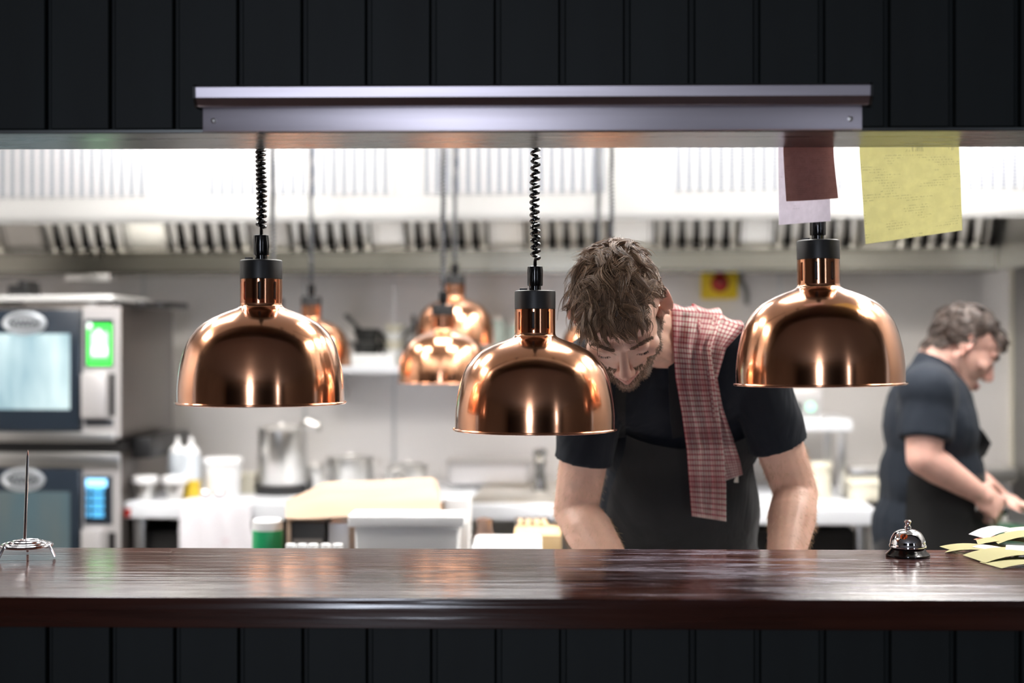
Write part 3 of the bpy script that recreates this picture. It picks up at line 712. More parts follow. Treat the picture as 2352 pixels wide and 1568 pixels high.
# ------------------------------------------------------------------ back counter: table, griddle, right table
TY = 5.0; TZ = kz(700, 1156, TY); TZb = kz(700, 1194, TY)
def table(name, label, cat, xa, xb, m, legs, under=True, y1=5.86):
    t = Thing(name, label, cat, ((xa + xb) / 2, TY + .3, 0), KM)
    t.part('tabletop', box(nb(), xa, xb, TY, y1, TZb, TZ, .008, 3), m)
    for lx in legs:
        for ly in (TY + .04, y1 - .08): t.part('leg', box(nb(), lx, lx + .038, ly, ly + .038, 0, TZb - .0005, .004), M['steel'])
    if under: t.part('undershelf', box(nb(), xa + .02, xb - .02, TY + .06, y1 - .05, .25, .275, .003), M['steel'])
    return t
tA, tB = kx(280, TY), kx(1062, TY)
t = table('prep_table', 'long steel prep table with a rounded white edge beside the ovens', 'table', tA, tB - .004, M['white_enamel'], (kx(298, TY), tB - .06))
t.part('red_sticker', box(nb(), kx(288, TY), kx(300, TY), TY - .0012, TY + .0001, kz(290, 1186, TY), kz(290, 1167, TY)), M['red'], t.o.children[0])
gA, gB = tB, kx(1320, TY)
# dark box standing in for the shade under the table
solo('prep_table_shade', 'dark box added as shade beneath the prep table next to the ovens', 'cabinet', box(nb(), kx(348, 5.2), kx(620, 5.2), 5.1, 5.75, .2755, TZb - .06, .01), M['dark'], (kx(450, 5.2), 5.4, .2755), KM)
t = Thing('griddle', 'steel griddle with a stained cooking plate and open shelf below', 'griddle', ((gA + gB) / 2, 5.3, 0), KM)
b = nb(); box(b, gA, gB, TY, 5.86, TZb + .006, TZ, .006, 2); t.part('body', b, M['white_enamel'])
t.part('cooking_plate', box(nb(), gA + .02, gB - .01, TY + .07, 5.80, TZ, TZ + .012, .002), M['plate'] if 'plate' in M else noisy(mat('griddle_plate', rough=.35, metal=.6), (.42, .36, .28), (.62, .60, .57), (4, 9, 4), 1, 4))
b = nb(); box(b, gA, gA + .02, TY + .02, 5.86, 0, TZb + .0058); box(b, gB - .02, gB, TY + .02, 5.86, 0, TZb + .0058); box(b, gA + .02, gB - .02, 5.8, 5.86, 0, TZb + .0058); box(b, gA + .02, gB - .02, TY + .03, 5.8, .3, .33)
t.part('cabinet', b, M['steel'])
rA, rB = gB + .004, kx(2012, TY)
t = table('prep_table', 'steel table with a bright leg at the back, behind the cook with the tea towel', 'table', rA, rB, M['white_enamel'], (rA + .02, kx(1974, TY)), True)
solo('under_table_shade', 'dark box added as shade below the gantry shelf table', 'cabinet', box(nb(), rA + .1, kx(1955, 5.2), 5.1, 5.75, .2755, TZb - .03, .01), M['dark'], (kx(1800, 5.2), 5.4, .2755), KM)  # added black box that makes the under-table shade
zt2 = kz(1900, 990, 5.35); 
t2 = Thing('over_shelf', 'steel gantry shelf standing on the table beside the curly haired cook', 'shelf', (kx(1800, 5.35), 5.5, TZ), KM)
t2.part('shelf_board', box(nb(), kx(1560, 5.35), kx(1958, 5.35), 5.35, 5.75, zt2, kz(1900, 963, 5.35), .006), M['white_enamel'])
for px, yy in ((1935, 5.37), (1903, 5.7), (1580, 5.37), (1575, 5.7)):
    q = kx(px, yy); t2.part('post', box(nb(), q - .014, q + .014, yy, yy + .028, TZ + .0005, zt2 - .0005, .003), M['steel'])
q = K(1850, 960, 5.45); zs = kz(1900, 963, 5.35)
t = Thing('shelf_appliance', 'small steel appliance with a green lit button on the gantry shelf', 'appliance', (q.x, 5.55, zs), KM)
x0, x1 = kx(1770, 5.4), kx(1888, 5.4); t.part('housing', box(nb(), x0, x1, 5.4, 5.7, zs + .0008, kz(1850, 893, 5.4), .006), M['steel_panel'])
for px, py, r_, m_, nm in ((1862, 934, .017, mat('green_lamp', (.3, .7, .5), .3, emit=(.35, .9, .6), es=.7), 'button'), (1830, 934, .016, M['plastic'], 'knob')):
    p_ = K(px, py, 5.4); b = lathe(nb(), (0, 0, 0), [(0, 0), (r_, 0), (r_ * .95, .012), (0, .014)], 24)
    for v in b.verts: v.co = R @ v.co + Vector((p_.x, 5.4, p_.z))
    t.part(nm, b, m_)
def pail(name, label, cat, pa, pb, py, Y, m, z0, taper=.88, lid=True, frame=KM, group=None, rim=.006):
    x0, x1 = (K(pa, 784, Y).x, K(pb, 784, Y).x) if frame is KM else (P(pa, 784, Y).x, P(pb, 784, Y).x)
    z1 = (K if frame is KM else P)((pa + pb) / 2, py, Y).z; r = (x1 - x0) / 2; h = z1 - z0; c = Vector(((x0 + x1) / 2, Y, z0 + .0008))
    pf = [(0, 0), (r * taper - .004, 0), (r * taper, .004), (r - rim, h * .80), (r - rim, h * .86), (r, h * .87), (r, h - .003), (r - .003, h)]
    pf += [(r * .9, h + .003), (0, h + .003)] if lid else [(r - .008, h - .002), (r * taper - .008, .01), (0, .01)]
    return solo(name, label, cat, lathe(nb(), c, pf, 36), m, c, frame, group, 50)
def pot(label, pa, pb, py, Y, h_lid=0, handle='two', z0=None, group='pots and pans along the back counter', m=None):
    x0, x1 = kx(pa, Y), kx(pb, Y); z0 = z0 if z0 is not None else TZ; z1 = kz((pa + pb) / 2, py, Y); r = (x1 - x0) / 2; h = z1 - z0; c = Vector(((x0 + x1) / 2, Y, z0 + .0008))
    t = Thing('cooking_pot', label, 'pot', c, KM, group); m = m or M['steel']
    t.part('body', lathe(nb(), c, [(0, 0), (r - .006, 0), (r - .001, .005), (r - .001, h - .006), (r + .003, h - .003), (r + .003, h), (r - .003, h), (r - .003, .008), (0, .008)], 40), m, ang=50)
    if h_lid:
        t.part('lid', lathe(nb(), c, [(r, h + .0005), (r + .001, h + .003), (r * .6, h + h_lid * .55), (.012, h + h_lid * .7), (.010, h + h_lid), (0, h + h_lid)], 40), m)
    if handle == 'two':
        for s in (-1, 1):
            p = [c + Vector((s * (r - .002), -.03, h * .75)), c + Vector((s * (r + .022), -.025, h * .78)), c + Vector((s * (r + .022), .025, h * .78)), c + Vector((s * (r - .002), .03, h * .75))]
            t.part('handle', tube(nb(), p, .0045, 8), m)
    elif handle == 'long':
        p = [c + Vector((-.3 * r, -r * .9, h * .85)), c + Vector((-r * .6, -r - .05, h * .95)), c + Vector((-r, -r - .13, h))]
        t.part('handle', tube(nb(), p, .008, 8), m)
    return t
for pa, pb, lb in ((305, 362, 'steel tub with a flat white lid, nearest the ovens on the prep table'), (374, 430, 'steel tub with a flat white lid, standing in front of the squeeze bottles')):
    Y = 5.08; x0, x1 = kx(pa, Y), kx(pb, Y); r = (x1 - x0) / 2; zt_ = kz(pa, 1093, Y); h = zt_ - TZ; c = Vector(((x0 + x1) / 2, Y, TZ + .0008))
    t = Thing('lidded_tub', lb, 'tub', c, KM, 'white lidded steel tubs on the prep table')
    t.part('body', lathe(nb(), c, [(0, 0), (r * .62, 0), (r * .8, h * .6), (r * .9, h * .62), (r * .9, h - .026), (0, h - .026)], 32), M['steel'])
    t.part('lid', lathe(nb(), c, [(r * .95, h - .0255), (r * 1.02, h - .024), (r * 1.02, h - .002), (r * .95, h), (0, h)], 32), M['white'])
def squeeze(pa, pb, py, Y, fill, lb):
    x0, x1 = kx(pa, Y), kx(pb, Y); r = (x1 - x0) / 2; h = kz(pa, py, Y) - TZ; c = Vector(((x0 + x1) / 2, Y, TZ + .0008))
    t = Thing('squeeze_bottle', lb, 'bottle', c, KM, 'squeeze bottles on the prep table')
    f = .30
    t.part('lower_body', lathe(nb(), c, [(0, 0), (r - .003, 0), (r, .004), (r, h * f), (0, h * f)], 32), fill)
    t.part('body', lathe(nb(), c, [(0, h * f + .0005), (r, h * f + .0005), (r, h * .68), (r * .95, h * .72), (0, h * .72)], 32), M['frost'])
    t.part('nozzle', lathe(nb(), c, [(r * .9, h * .7205), (r * .93, h * .76), (r * .6, h * .83), (r * .3, h * .87), (r * .16, h), (0, h)], 32), M['white'])
M['frost'] = mat('frosted_plastic', (.62, .67, .72), .4)
squeeze(388, 428, 1003, 5.26, M['frost'], 'clear squeeze bottle standing beside the one with mustard yellow filling')
squeeze(418, 460, 1003, 5.14, M['ochre'], 'squeeze bottle with mustard yellow filling at its bottom')
pail('plastic_bucket', 'white lidded plastic bucket between the squeeze bottles and tall steel pot', 'bucket', 466, 556, 1053, 5.22, M['white'], TZ)
for px, lb in ((471, 'small shiny steel cup in front of the bucket, nearer the squeeze bottles'), (505, 'small shiny steel cup in front of the middle of the white bucket')):
    Y = 5.06; c = K(px, 1148, Y); c.z = TZ + .0008
    solo('steel_cup', lb, 'cup', lathe(nb(), c, [(0, 0), (.014, 0), (.019, .010), (.021, .024), (.018, .036), (.010, .042), (0, .043)], 24), M['chrome'], c, KM, 'small steel cups on the prep table', 60)
Y = 5.35; c = K(572, 1140, Y); b = nb()
for k in range(3):
    c = Vector((kx(572, Y), Y, TZ + .0008 + k * .0255)); solo('stacked_container', ('lowest', 'middle', 'topmost')[k] + ' cream plastic container in the short stack behind the bucket', 'container', box(nb(), c.x - .035, c.x + .035, Y - .05, Y + .05, c.z, c.z + .0245, .005), M['cream'], c, KM, 'cream containers stacked on the prep table')
# tall mixer-like pot with a tap
t = pot('tall cylindrical steel stock pot with a dark foot on the prep table', 594, 698, 984, 5.32, .02, 'none')
Y = 5.32; cc = t.loc; r = (kx(698, Y) - kx(594, Y)) / 2
t.part('foot', lathe(nb(), cc, [(r + .001, .0), (r + .012, .0), (r + .010, .03), (r + .001, .034)], 40), M['plastic'])
t.part('spout', tube(nb(), [cc + Vector((r - .004, -.02, .26)), cc + Vector((r + .03, -.05, .27)), cc + Vector((r + .06, -.05, .255)), cc + Vector((r + .063, -.05, .235))], [.014, .022, .022, .015], 12), M['steel'])
pot('small steel milk pot standing between the stock pot and lidded saucepan', 703, 745, 1072, 5.4, .012, 'none')
pot('wide steel saucepan with lid behind the cardboard carton', 752, 858, 1050, 5.5, .014)
pot('low steel pot with a pale lid behind the cardboard carton', 893, 984, 1068, 5.5, .018)
pot('small bright steel pan in front of the low lidded pot', 884, 930, 1082, 5.3, .010, 'none')
# gastro tray leaning at the back of the griddle
x0, x1 = kx(1030, 5.6), kx(1215, 5.6); zb_, zt_ = TZ + .0125, kz(1100, 1058, 5.6)
b = nb(); box(b, x0, x1, 5.55, 5.78, zb_, zt_, .02, 3)
b2 = nb(); box(b2, x0 - .008, x1 + .008, 5.54, 5.79, zt_ - .004, zt_ + .001, .001)
t = Thing('gastro_pan', 'grey steel gastro pan standing on the back of the griddle', 'pan', ((x0 + x1) / 2, 5.66, zb_), KM); t.part('basin', b, M['steel_panel']); t.part('rim', b2, M['steel'])
c = Vector((kx(1240, 5.4), 5.4, TZ + .0128)); h = kz(1240, 1036, 5.4) - TZ
solo('pepper_mill', 'slim dark mill with a bright steel knob beside the cook\'s elbow', 'mill', lathe(nb(), c, [(0, 0), (.028, 0), (.024, .03), (.019, h * .5), (.024, h * .68), (.018, h * .74), (.028, h * .86), (.024, h * .97), (0, h)], 28), noisy(mat('mill_steel', rough=.2, metal=1), (.25, .24, .22), (.6, .6, .58), (1, 1, 12), 1, 1), c, KM, None, 50)
pail('plastic_bucket', 'white open bucket on the table below the gantry shelf', 'bucket', 1852, 1912, 1062, 5.3, M['cream'], TZ, lid=False)
b = nb(); x0, x1 = kx(1950, 5.3), kx(2040, 5.3); box(b, x0, x1, 5.22, 5.5, TZ + .0008, kz(1980, 1105, 5.3), .008, 2); box(b, x0 - .006, x1 + .006, 5.215, 5.505, kz(1980, 1105, 5.3) - .006, kz(1980, 1105, 5.3) + .0015, .001)
solo('cream_tray', 'cream lidded food tub by the gantry post', 'tub', b, M['cream'], ((x0 + x1) / 2, 5.3, TZ), KM)
b = nb(); x0, x1 = kx(1950, 5.7), kx(2330, 5.7); box(b, x0, x1, 5.66, 5.885, kz(2000, 1100, 5.7), kz(2000, 1072, 5.7), .006)
for q in (x0 + .03, x1 - .06): box(b, q, q + .03, 5.70, 5.73, 0, kz(2000, 1100, 5.7))
solo('steel_ledge', 'low steel ledge along the back wall behind the curly haired cook', 'shelf', b, M['steel'], ((x0 + x1) / 2, 5.7, 0), KM)
b = nb(); q = K(2290, 1088, 5.75); lathe(b, (q.x, 5.76, kz(2000, 1072, 5.7) + .0005), [(0, 0), (.03, 0), (.03, .01), (.012, .035), (0, .06)], 20)

# tea cloth hanging over the table edge
x0, x1 = kx(415, TY), kx(580, TY); rows = []; b = nb()
zlow = kz(500, 1300, TY)
path = [(TY + .16, TZ + .004), (TY + .06, TZ + .004), (TY + .01, TZ + .004), (TY - .006, TZ - .004), (TY - .009, TZ - .02), (TY - .010, TZ - .08), (TY - .010, zlow + .05), (TY - .010, zlow)]
for y, z in path:
    rows.append([Vector((x0 + (x1 - x0) * i / 24 * (1 - .0 * max(0, TZ - z)) + (.02 * (i / 24 - .0) if z < TZ - .1 else 0), y - .003 - (.006 * sin(i * .9) + .003 if z < TZ - .03 else 0), z + (.0015 * abs(sin(i * .7)) if y > TY else 0))) for i in range(25)])
sheet(b, rows, .002)
solo('kitchen_cloth', 'white cloth with faint pink stains hanging over the prep table edge', 'cloth', b, noisy(mat('stained_cloth', rough=.9), (.70, .55, .60), (.78, .76, .80), (5, 5, 5), 1.5, 4, .25, .42), ((x0 + x1) / 2, TY, TZ), KM)

# ------------------------------------------------------------------ wall shelf with cookware behind the far lamps
sy0, sy1 = 5.58, 5.89; szt = kz(850, 842, sy0); szb = kz(850, 857, sy0)
sx0, sx1 = kx(705, sy0), kx(1330, sy0)
t = Thing('wall_shelf', 'white edged wall shelf of cookware behind the far copper lamps', 'shelf', ((sx0 + sx1) / 2, 5.75, szb), KM)
t.part('shelf_board', box(nb(), sx0, sx1, sy0, 5.899, szb, szt, .003), M['white_enamel'])
for q in (sx0 + .1, sx1 - .1):
    t.part('bracket', prism(nb(), [(sy0 + .05, szb - .0005), (5.899, szb - .0005), (5.899, szb - .12)], 'x', q, q + .006), M['steel'])
def sh(px): return kx(px, 5.62)
zb_ = szt + .0008
solo('plate_box', 'flat white box at the front of the wall shelf', 'box', box(nb(), sh(808), sh(908), 5.60, 5.70, zb_, kz(850, 813, 5.6), .003), M['white'], (sh(858), 5.65, zb_), KM)
def pan(px, py_bot, r, n, lb, hdir, Y=5.76):
    c = Vector((kx(px, Y), Y, py_bot)); t = Thing('frying_pan', lb, 'pan', c, KM, 'black pans on the wall shelf')
    h = .045 * n; t.part('bowl', lathe(nb(), c, [(0, 0), (r * .75, 0), (r, h), (r - .003, h), (r * .74, .005), (0, .005)], 36), M['black_pan'], ang=50)
    d = Vector((hdir[0], hdir[1], 0)).normalized(); t.part('handle', tube(nb(), [c + d * (r - .005) + Vector((0, 0, h * .85)), c + d * (r + .05) + Vector((0, 0, h + hdir[2] * .4)), c + d * (r + .12) + Vector((0, 0, h + hdir[2]))], [.009, .008, .011], 8), M['plastic'])
pan(842, zb_, .064, 1.0, 'bottom black pan of the pile on the wall shelf behind the white box', (-1, -.25, .02))
pan(842, zb_ + .0465, .060, 1.1, 'middle black pan of the pile on the wall shelf', (-1, .1, .03))
pan(842, zb_ + .0975, .056, 1.2, 'topmost black pan of the pile on the wall shelf', (-.3, -1, .05))
for k in range(5):
    c = Vector((sh(894), 5.74, zb_ + k * .034)); lbk = ('lowest', 'second lowest', 'middle', 'second highest', 'topmost')[k]
    solo('white_bowl', lbk + ' white bowl of the stack on the wall shelf', 'bowl', lathe(nb(), c, [(0, 0), (.026, 0), (.028, .008), (.046, .033), (.043, .033), (.024, .008), (0, .008)], 28), M['white'] if k % 2 else M['cream'], c, KM, 'white bowls stacked on the wall shelf', 60)
pan(964, zb_, .056, 2.0, 'deep black pan with a raised handle on the wall shelf', (-.2, .6, .14))
pan(985, zb_ + .0, .06, 1.4, 'shallow black pan behind the brightly shining lamp', (1, -.6, .04), 5.68) if False else None
for px, r, h, lb in ((1140, .030, .20, 'glass jar of dry herbs on the wall shelf, nearest the highest lamp'), (1178, .029, .18, 'glass jar of dry herbs on the wall shelf, beside the lowest front lamp\'s neck'), (1216, .030, .19, 'glass jar of dry herbs mostly hidden behind the lowest front lamp')):
    c = Vector((sh(px), 5.72, zb_)); t = Thing('herb_jar', lb, 'jar', c, KM, 'glass herb jars on the wall shelf')
    t.part('glass', lathe(nb(), c, [(0, 0), (r, 0), (r, h * .8), (r * .8, h * .9), (r * .8, h * .93), (0, h * .93)], 28), mat('grey_green_glass', (.34, .40, .36), .12, coat=.5)); t.part('lid', lathe(nb(), c, [(r * .82, h * .9305), (r * .82, h), (0, h)], 28), M['steel'])
pan(898, zb_, .050, 3.1, 'tall black pan standing behind the white bowls on the wall shelf', (1, -.1, .05), 5.835)
pan(1075, zb_, .07, 1.7, 'black pan on the wall shelf hidden behind the highest lamp', (-.6, -1, .02))

# ------------------------------------------------------------------ island between the pass and the back line
IZ = .86; iy0, iy1 = 3.32, 3.98; ix0, ix1 = P(560, 784, 3.4).x - .05, P(1330, 784, 3.4).x
t = Thing('island_table', 'steel island table carrying the carton and white tub, below the pass level', 'table', ((ix0 + ix1) / 2, 3.6, 0))
t.part('tabletop', box(nb(), ix0, ix1, iy0, iy1, IZ - .04, IZ, .005), M['steel'])
for a in (ix0 + .03, ix1 - .07):
    for c in (iy0 + .03, iy1 - .07): t.part('leg', box(nb(), a, a + .04, c, c + .04, 0, IZ - .0405, .003), M['steel'])
t.part('undershelf', box(nb(), ix0 + .04, ix1 - .04, iy0 + .04, iy1 - .04, .22, .24), M['steel'])
e8 = .0008
# cardboard carton lying on its side, its long flap sagging over the front
CY = 3.70
t = Thing('cardboard_carton', 'open kraft cardboard carton with a sagging lid on the island table', 'carton', (P(830, 784, CY).x, CY, IZ))
def cp(px, py, Y=CY): return P(px, py, Y)
xl, xr = cp(655, 0).x, cp(1010, 0).x; zt_ = cp(0, 1185).z
rows = []
outline_top = [(655, 1150), (680, 1138), (710, 1125), (740, 1108), (760, 1105), (800, 1104), (880, 1102), (950, 1097), (990, 1095), (1003, 1101), (1009, 1118)]
outline_bot = [(656, 1190), (680, 1191), (710, 1191), (740, 1190), (760, 1188), (800, 1186), (880, 1182), (950, 1177), (990, 1174), (1003, 1173), (1012, 1172)]
NY = 7
for k in range(NY + 1):
    f = k / NY; row = []
    for (a, b_), (c, d) in zip(outline_bot, outline_top):
        Yk = CY - .16 + .20 * f ** .8; pb, pt = P(a, b_, CY - .16), P(c, d, CY + .04)
        p = pb.lerp(pt, f); p.z += .012 * sin(f * pi) ; row.append(p)
    rows.append(row)
b = nb(); sheet(b, rows, .004); t.part('lid', b, M['card'], ang=60)
b = nb(); xa = P(657, 0, CY - .15).x; xb = P(1008, 0, CY - .15).x; zl = P(0, 1195, CY - .15).z
box(b, xa + .001, xa + .012, CY - .15, CY + .1, IZ + e8, zl, .001); box(b, xb - .012, xb, CY - .15, CY + .1, IZ + e8, zl, .001); box(b, xa, xb, CY + .1, CY + .104, IZ + e8, zl + .02, .001); box(b, xa, xb, CY - .15, CY + .1, IZ + e8, IZ + .004, .0005)
t.part('box', b, M['card'])
q0, q1 = P(670, 0, CY - .13).x, P(748, 0, CY - .13).x
t2 = Thing('black_crate', 'black plastic crate standing inside the open carton', 'crate', ((q0 + q1) / 2, CY - .1, IZ + .0045))
t2.part('crate_body', box(nb(), q0, q1, CY - .145, CY + .05, IZ + .0045, P(0, 1194, CY - .145).z - .004, .004), mat('black_crate', (.03, .03, .03), .5))
t2.part('grey_label', box(nb(), q0 + .006, q1 - .006, CY - .1465, CY - .145, P(0, 1245, CY - .145).z, P(0, 1235, CY - .145).z), mat('grey_label', (.25, .22, .2), .6))
solo('steel_box', 'dull steel box inside the carton beside the black crate', 'box', box(nb(), q1 + .006, P(806, 0, CY - .1).x, CY - .13, CY + .05, IZ + .0045, P(0, 1196, CY - .13).z - .003, .004), M['steel_panel'], (q1 + .03, CY - .1, IZ + .0045))
# green jar
Y = 3.62; x0, x1 = P(580, 0, Y).x, P(650, 0, Y).x; r = (x1 - x0) / 2; c = Vector(((x0 + x1) / 2, Y, IZ + e8)); zt_ = P(600, 1192, Y).z - c.z; zg = P(600, 1216, Y).z - c.z
t = Thing('green_jar', 'round tub with a bright green body and grey upper band', 'tub', c)
t.part('body', lathe(nb(), c, [(0, 0), (r, 0), (r, zg), (0, zg)], 32), M['green']); t.part('band', lathe(nb(), c, [(r * .98, zg + .0005), (r * .98, zt_ - .004), (r * .9, zt_), (0, zt_)], 32), M['white'])
# big white tub
def tub(x0, x1, y0, y1, z0, z1, lb, m, name='storage_tub'):
    t = Thing(name, lb, 'tub', ((x0 + x1) / 2, (y0 + y1) / 2, z0))
    b = nb(); box(b, x0 + .012, x1 - .012, y0 + .012, y1 - .012, z0, z1 - .03, .012, 3)
    for v in b.verts:
        f = 1 - (v.co.z - z0) / (z1 - z0); v.co.x += (-.010 if v.co.x > (x0 + x1) / 2 else .010) * f
    t.part('body', b, m); t.part('lid', box(nb(), x0, x1, y0, y1, z1 - .0298, z1, .009, 3), m); return t
Y = 3.42; tub(P(798, 0, Y).x, P(1068, 0, Y).x, Y, Y + .115, IZ + e8, P(0, 1181, Y).z, 'large white lidded tub on the island table before the carton', M['white'])
Y = 3.66; x0, x1 = P(1018, 0, Y).x, P(1080, 0, Y).x
solo('white_jug', 'tall white plastic container standing beside the kraft carton', 'container', box(nb(), x0, x1, Y, Y + .10, IZ + e8, P(0, 1140, Y).z, .012, 3), M['white'], ((x0 + x1) / 2, Y + .05, IZ))
k = 0
for px in (668, 694, 720, 748, 776):
    Y = 3.40; c = P(px, 0, Y); c.z = IZ + e8; h = P(px, 1249, Y).z - c.z; k += 1
    solo('white_beaker', ('white beaker nearest the green jar', 'white beaker second from the green jar', 'white beaker in the middle of the row', 'white beaker second from the big tub', 'white beaker nearest the big tub')[k - 1] + ', only its rim showing above the counter', 'beaker',
         lathe(nb(), c, [(0, 0), (.010, 0), (.0125, h - .004), (.0115, h), (.009, h - .001), (0, h - .004)], 20), M['white'], c, group='white beakers in a row before the carton')
# dark pot, knife box and board behind the tub
Y = 3.75; x0, x1 = P(1078, 0, Y).x, P(1146, 0, Y).x; c = Vector(((x0 + x1) / 2, Y, IZ + e8)); h = P(0, 1236, Y).z - c.z; r = (x1 - x0) / 2
t = Thing('black_tub', 'round black tub with a dark knob lid behind the big white tub', 'tub', c)
t.part('body', lathe(nb(), c, [(0, 0), (r * .9, 0), (r, h), (0, h)], 32), M['plastic']); t.part('lid', lathe(nb(), c, [(r * .8, h + .0005), (r * .6, h + .02), (.02, h + .035), (.022, h + .055), (0, h + .06)], 32), mat('copper_brown_lid', (.30, .20, .16), .3, .6))
Y = 3.66; x0, x1 = P(1180, 0, Y).x, P(1290, 0, Y).x
solo('wooden_board', 'thick pale wooden board beside the bending cook\'s arm on the island', 'board', box(nb(), x0, x1, Y, Y + .2, IZ + e8, P(0, 1224, Y).z, .008), M['woodboard'], ((x0 + x1) / 2, Y + .1, IZ))
ztb = P(0, 1224, Y).z + e8
for k, px in enumerate((1170, 1192, 1212, 1233, 1252)):
    Y = 4.0 - .12; c = P(px, 0, 3.84); c.z = ztb if px > 1184 else IZ + e8
    if px < 1184: continue
    solo('steel_cup', ('', 'shiny cup on the wooden board, nearest the black tub', 'shiny cup on the wooden board, second from the black tub', 'shiny cup on the wooden board, second from the cook\'s arm', 'shiny cup on the wooden board, nearest the cook\'s arm')[k], 'cup', lathe(nb(), c, [(0, 0), (.010, 0), (.012, .012), (.012, .020), (0, .024)], 20), M['chrome'], c, group='small shiny cups on the wooden board', ang=60)
Y = 3.40; x0, x1 = P(1082, 0, Y).x, P(1245, 0, Y).x
solo('white_board', 'white chopping board edge just showing behind the wooden counter', 'board', box(nb(), x0, x1, Y, Y + .22, IZ + e8, P(0, 1252, Y).z, .01), M['white'], ((x0 + x1) / 2, Y + .1, IZ))
# prep shelf directly behind the pass where the cook works
b = nb(); PZ = .905
t = Thing('pass_worktop', 'steel worktop tucked behind the pass where the bending cook works', 'worktop', (.3, 2.75, 0))
t.part('top', box(nb(), -1.2, 1.12, 2.54, 2.90, PZ - .03, PZ, .004), M['white_enamel'])  # unseen top made white to bounce light onto the cook's face
for a in (-1.17, 1.06):
    for c in (2.56, 2.84): t.part('leg', box(nb(), a, a + .035, c, c + .035, 0, PZ - .0305, .003), M['steel'])
# side table at the right wall with a cutting board
q0 = kx(2268, 4.1); SZ = P(2290, 1222, 4.1).z
t = Thing('side_table', 'steel side table by the wall where the curly haired cook is cutting', 'table', (q0 + .3, 4.2, 0), KM)
xs1 = XR - .01
t.part('tabletop', box(nb(), q0, xs1, 3.75, 4.75, SZ - .04, SZ, .004), M['steel'])
for a in (q0 + .03, xs1 - .07):
    for c in (3.78, 4.68): t.part('leg', box(nb(), a, a + .04, c, c + .04, 0, SZ - .0405, .003), M['steel'])
x0 = kx(2280, 4.05)
solo('green_cutting_board', 'green cutting board under the curly haired cook\'s knife', 'cutting board', box(nb(), x0, x0 + .35, 3.95, 4.25, SZ + e8, SZ + .02, .004), mat('dark_green_board', (.015, .09, .045), .5), (x0 + .17, 4.1, SZ), KM)
# ------------------------------------------------------------------ people
SKIN_FIX = []
def union(bm, voxel, smooth_it=3, name='body'):
    me = bpy.data.meshes.new(name); bmesh.ops.recalc_face_normals(bm, faces=bm.faces); bm.to_mesh(me); bm.free()
    o = bpy.data.objects.new('tmp', me); COL.objects.link(o)
    r = o.modifiers.new('r', 'REMESH'); r.mode = 'VOXEL'; r.voxel_size = voxel; r.adaptivity = 0
    s = o.modifiers.new('s', 'SMOOTH'); s.factor = .5; s.iterations = smooth_it
    dg = bpy.context.evaluated_depsgraph_get(); ev = o.evaluated_get(dg)
    out = bpy.data.meshes.new_from_object(ev); bpy.data.objects.remove(o); bpy.data.meshes.remove(me); out.name = name
    out.shade_smooth(); out.materials.clear(); return out
def bvh_of(me): return BVHTree.FromPolygons([v.co.copy() for v in me.vertices], [tuple(p.vertices) for p in me.polygons])

def head_shape(b, H):                                # H: 4x4, local -Y is the face, +Z the crown
    R = H.to_3x3()
    def e(c, r, rot=None): ell(b, H @ Vector(c), r, R @ rot if rot else R)
    def ct(a, c, ra_, rb_): cap_tube(b, H @ Vector(a), H @ Vector(c), ra_, rb_)
    e((0, .018, .030), (.075, .094, .083)); e((0, -.028, -.022), (.0645, .070, .082)); e((0, -.045, -.083), (.044, .048, .036)); e((0, -.083, -.102), (.021, .018, .016))
    e((0, -.052, .050), (.060, .042, .045))
    for s in (-1, 1):
        ct((s * .060, .008, -.040), (s * .026, -.066, -.100), .018, .016)
        ct((s * .012, -.090, .024), (s * .045, -.074, .026), .011, .010)
        e((s * .045, -.062, -.022), (.022, .024, .018)); e((s * .031, -.078, .001), (.0155, .013, .0115))
        e((s * .0105, -.108, -.038), (.0085, .010, .0075))
        ct((s * .020, -.088, -.068), (0, -.104, -.067), .0055, .0075); ct((s * .020, -.086, -.070), (0, -.101, -.077), .005, .008)
        # ear: dished disc with a rolled helix and a lobe
        er = Matrix.Rotation(s * .52, 3, 'Z')
        c = Vector((s * .0780, .014, -.004))
        e(c, (.0055, .017, .028), er)
        ring = []
        for k in range(13):
            a = -2.2 + k * 4.3 / 12
            ring.append(c + er @ Vector((s * .0065, .0175 * sin(a + .35) * 1.05, .030 * cos(a + .35) + .002)))
        for p, q in zip(ring, ring[1:]): ct(p, q, .0042, .0042)
        e(c + er @ Vector((s * .003, -.006, -.027)), (.0045, .0075, .009), er); e(c + er @ Vector((s * .004, -.014, -.004)), (.005, .004, .008), er)
    ct((0, -.088, .018), (0, -.117, -.027), .0075, .0105); e((0, -.117, -.032), (.0108, .010, .0098))

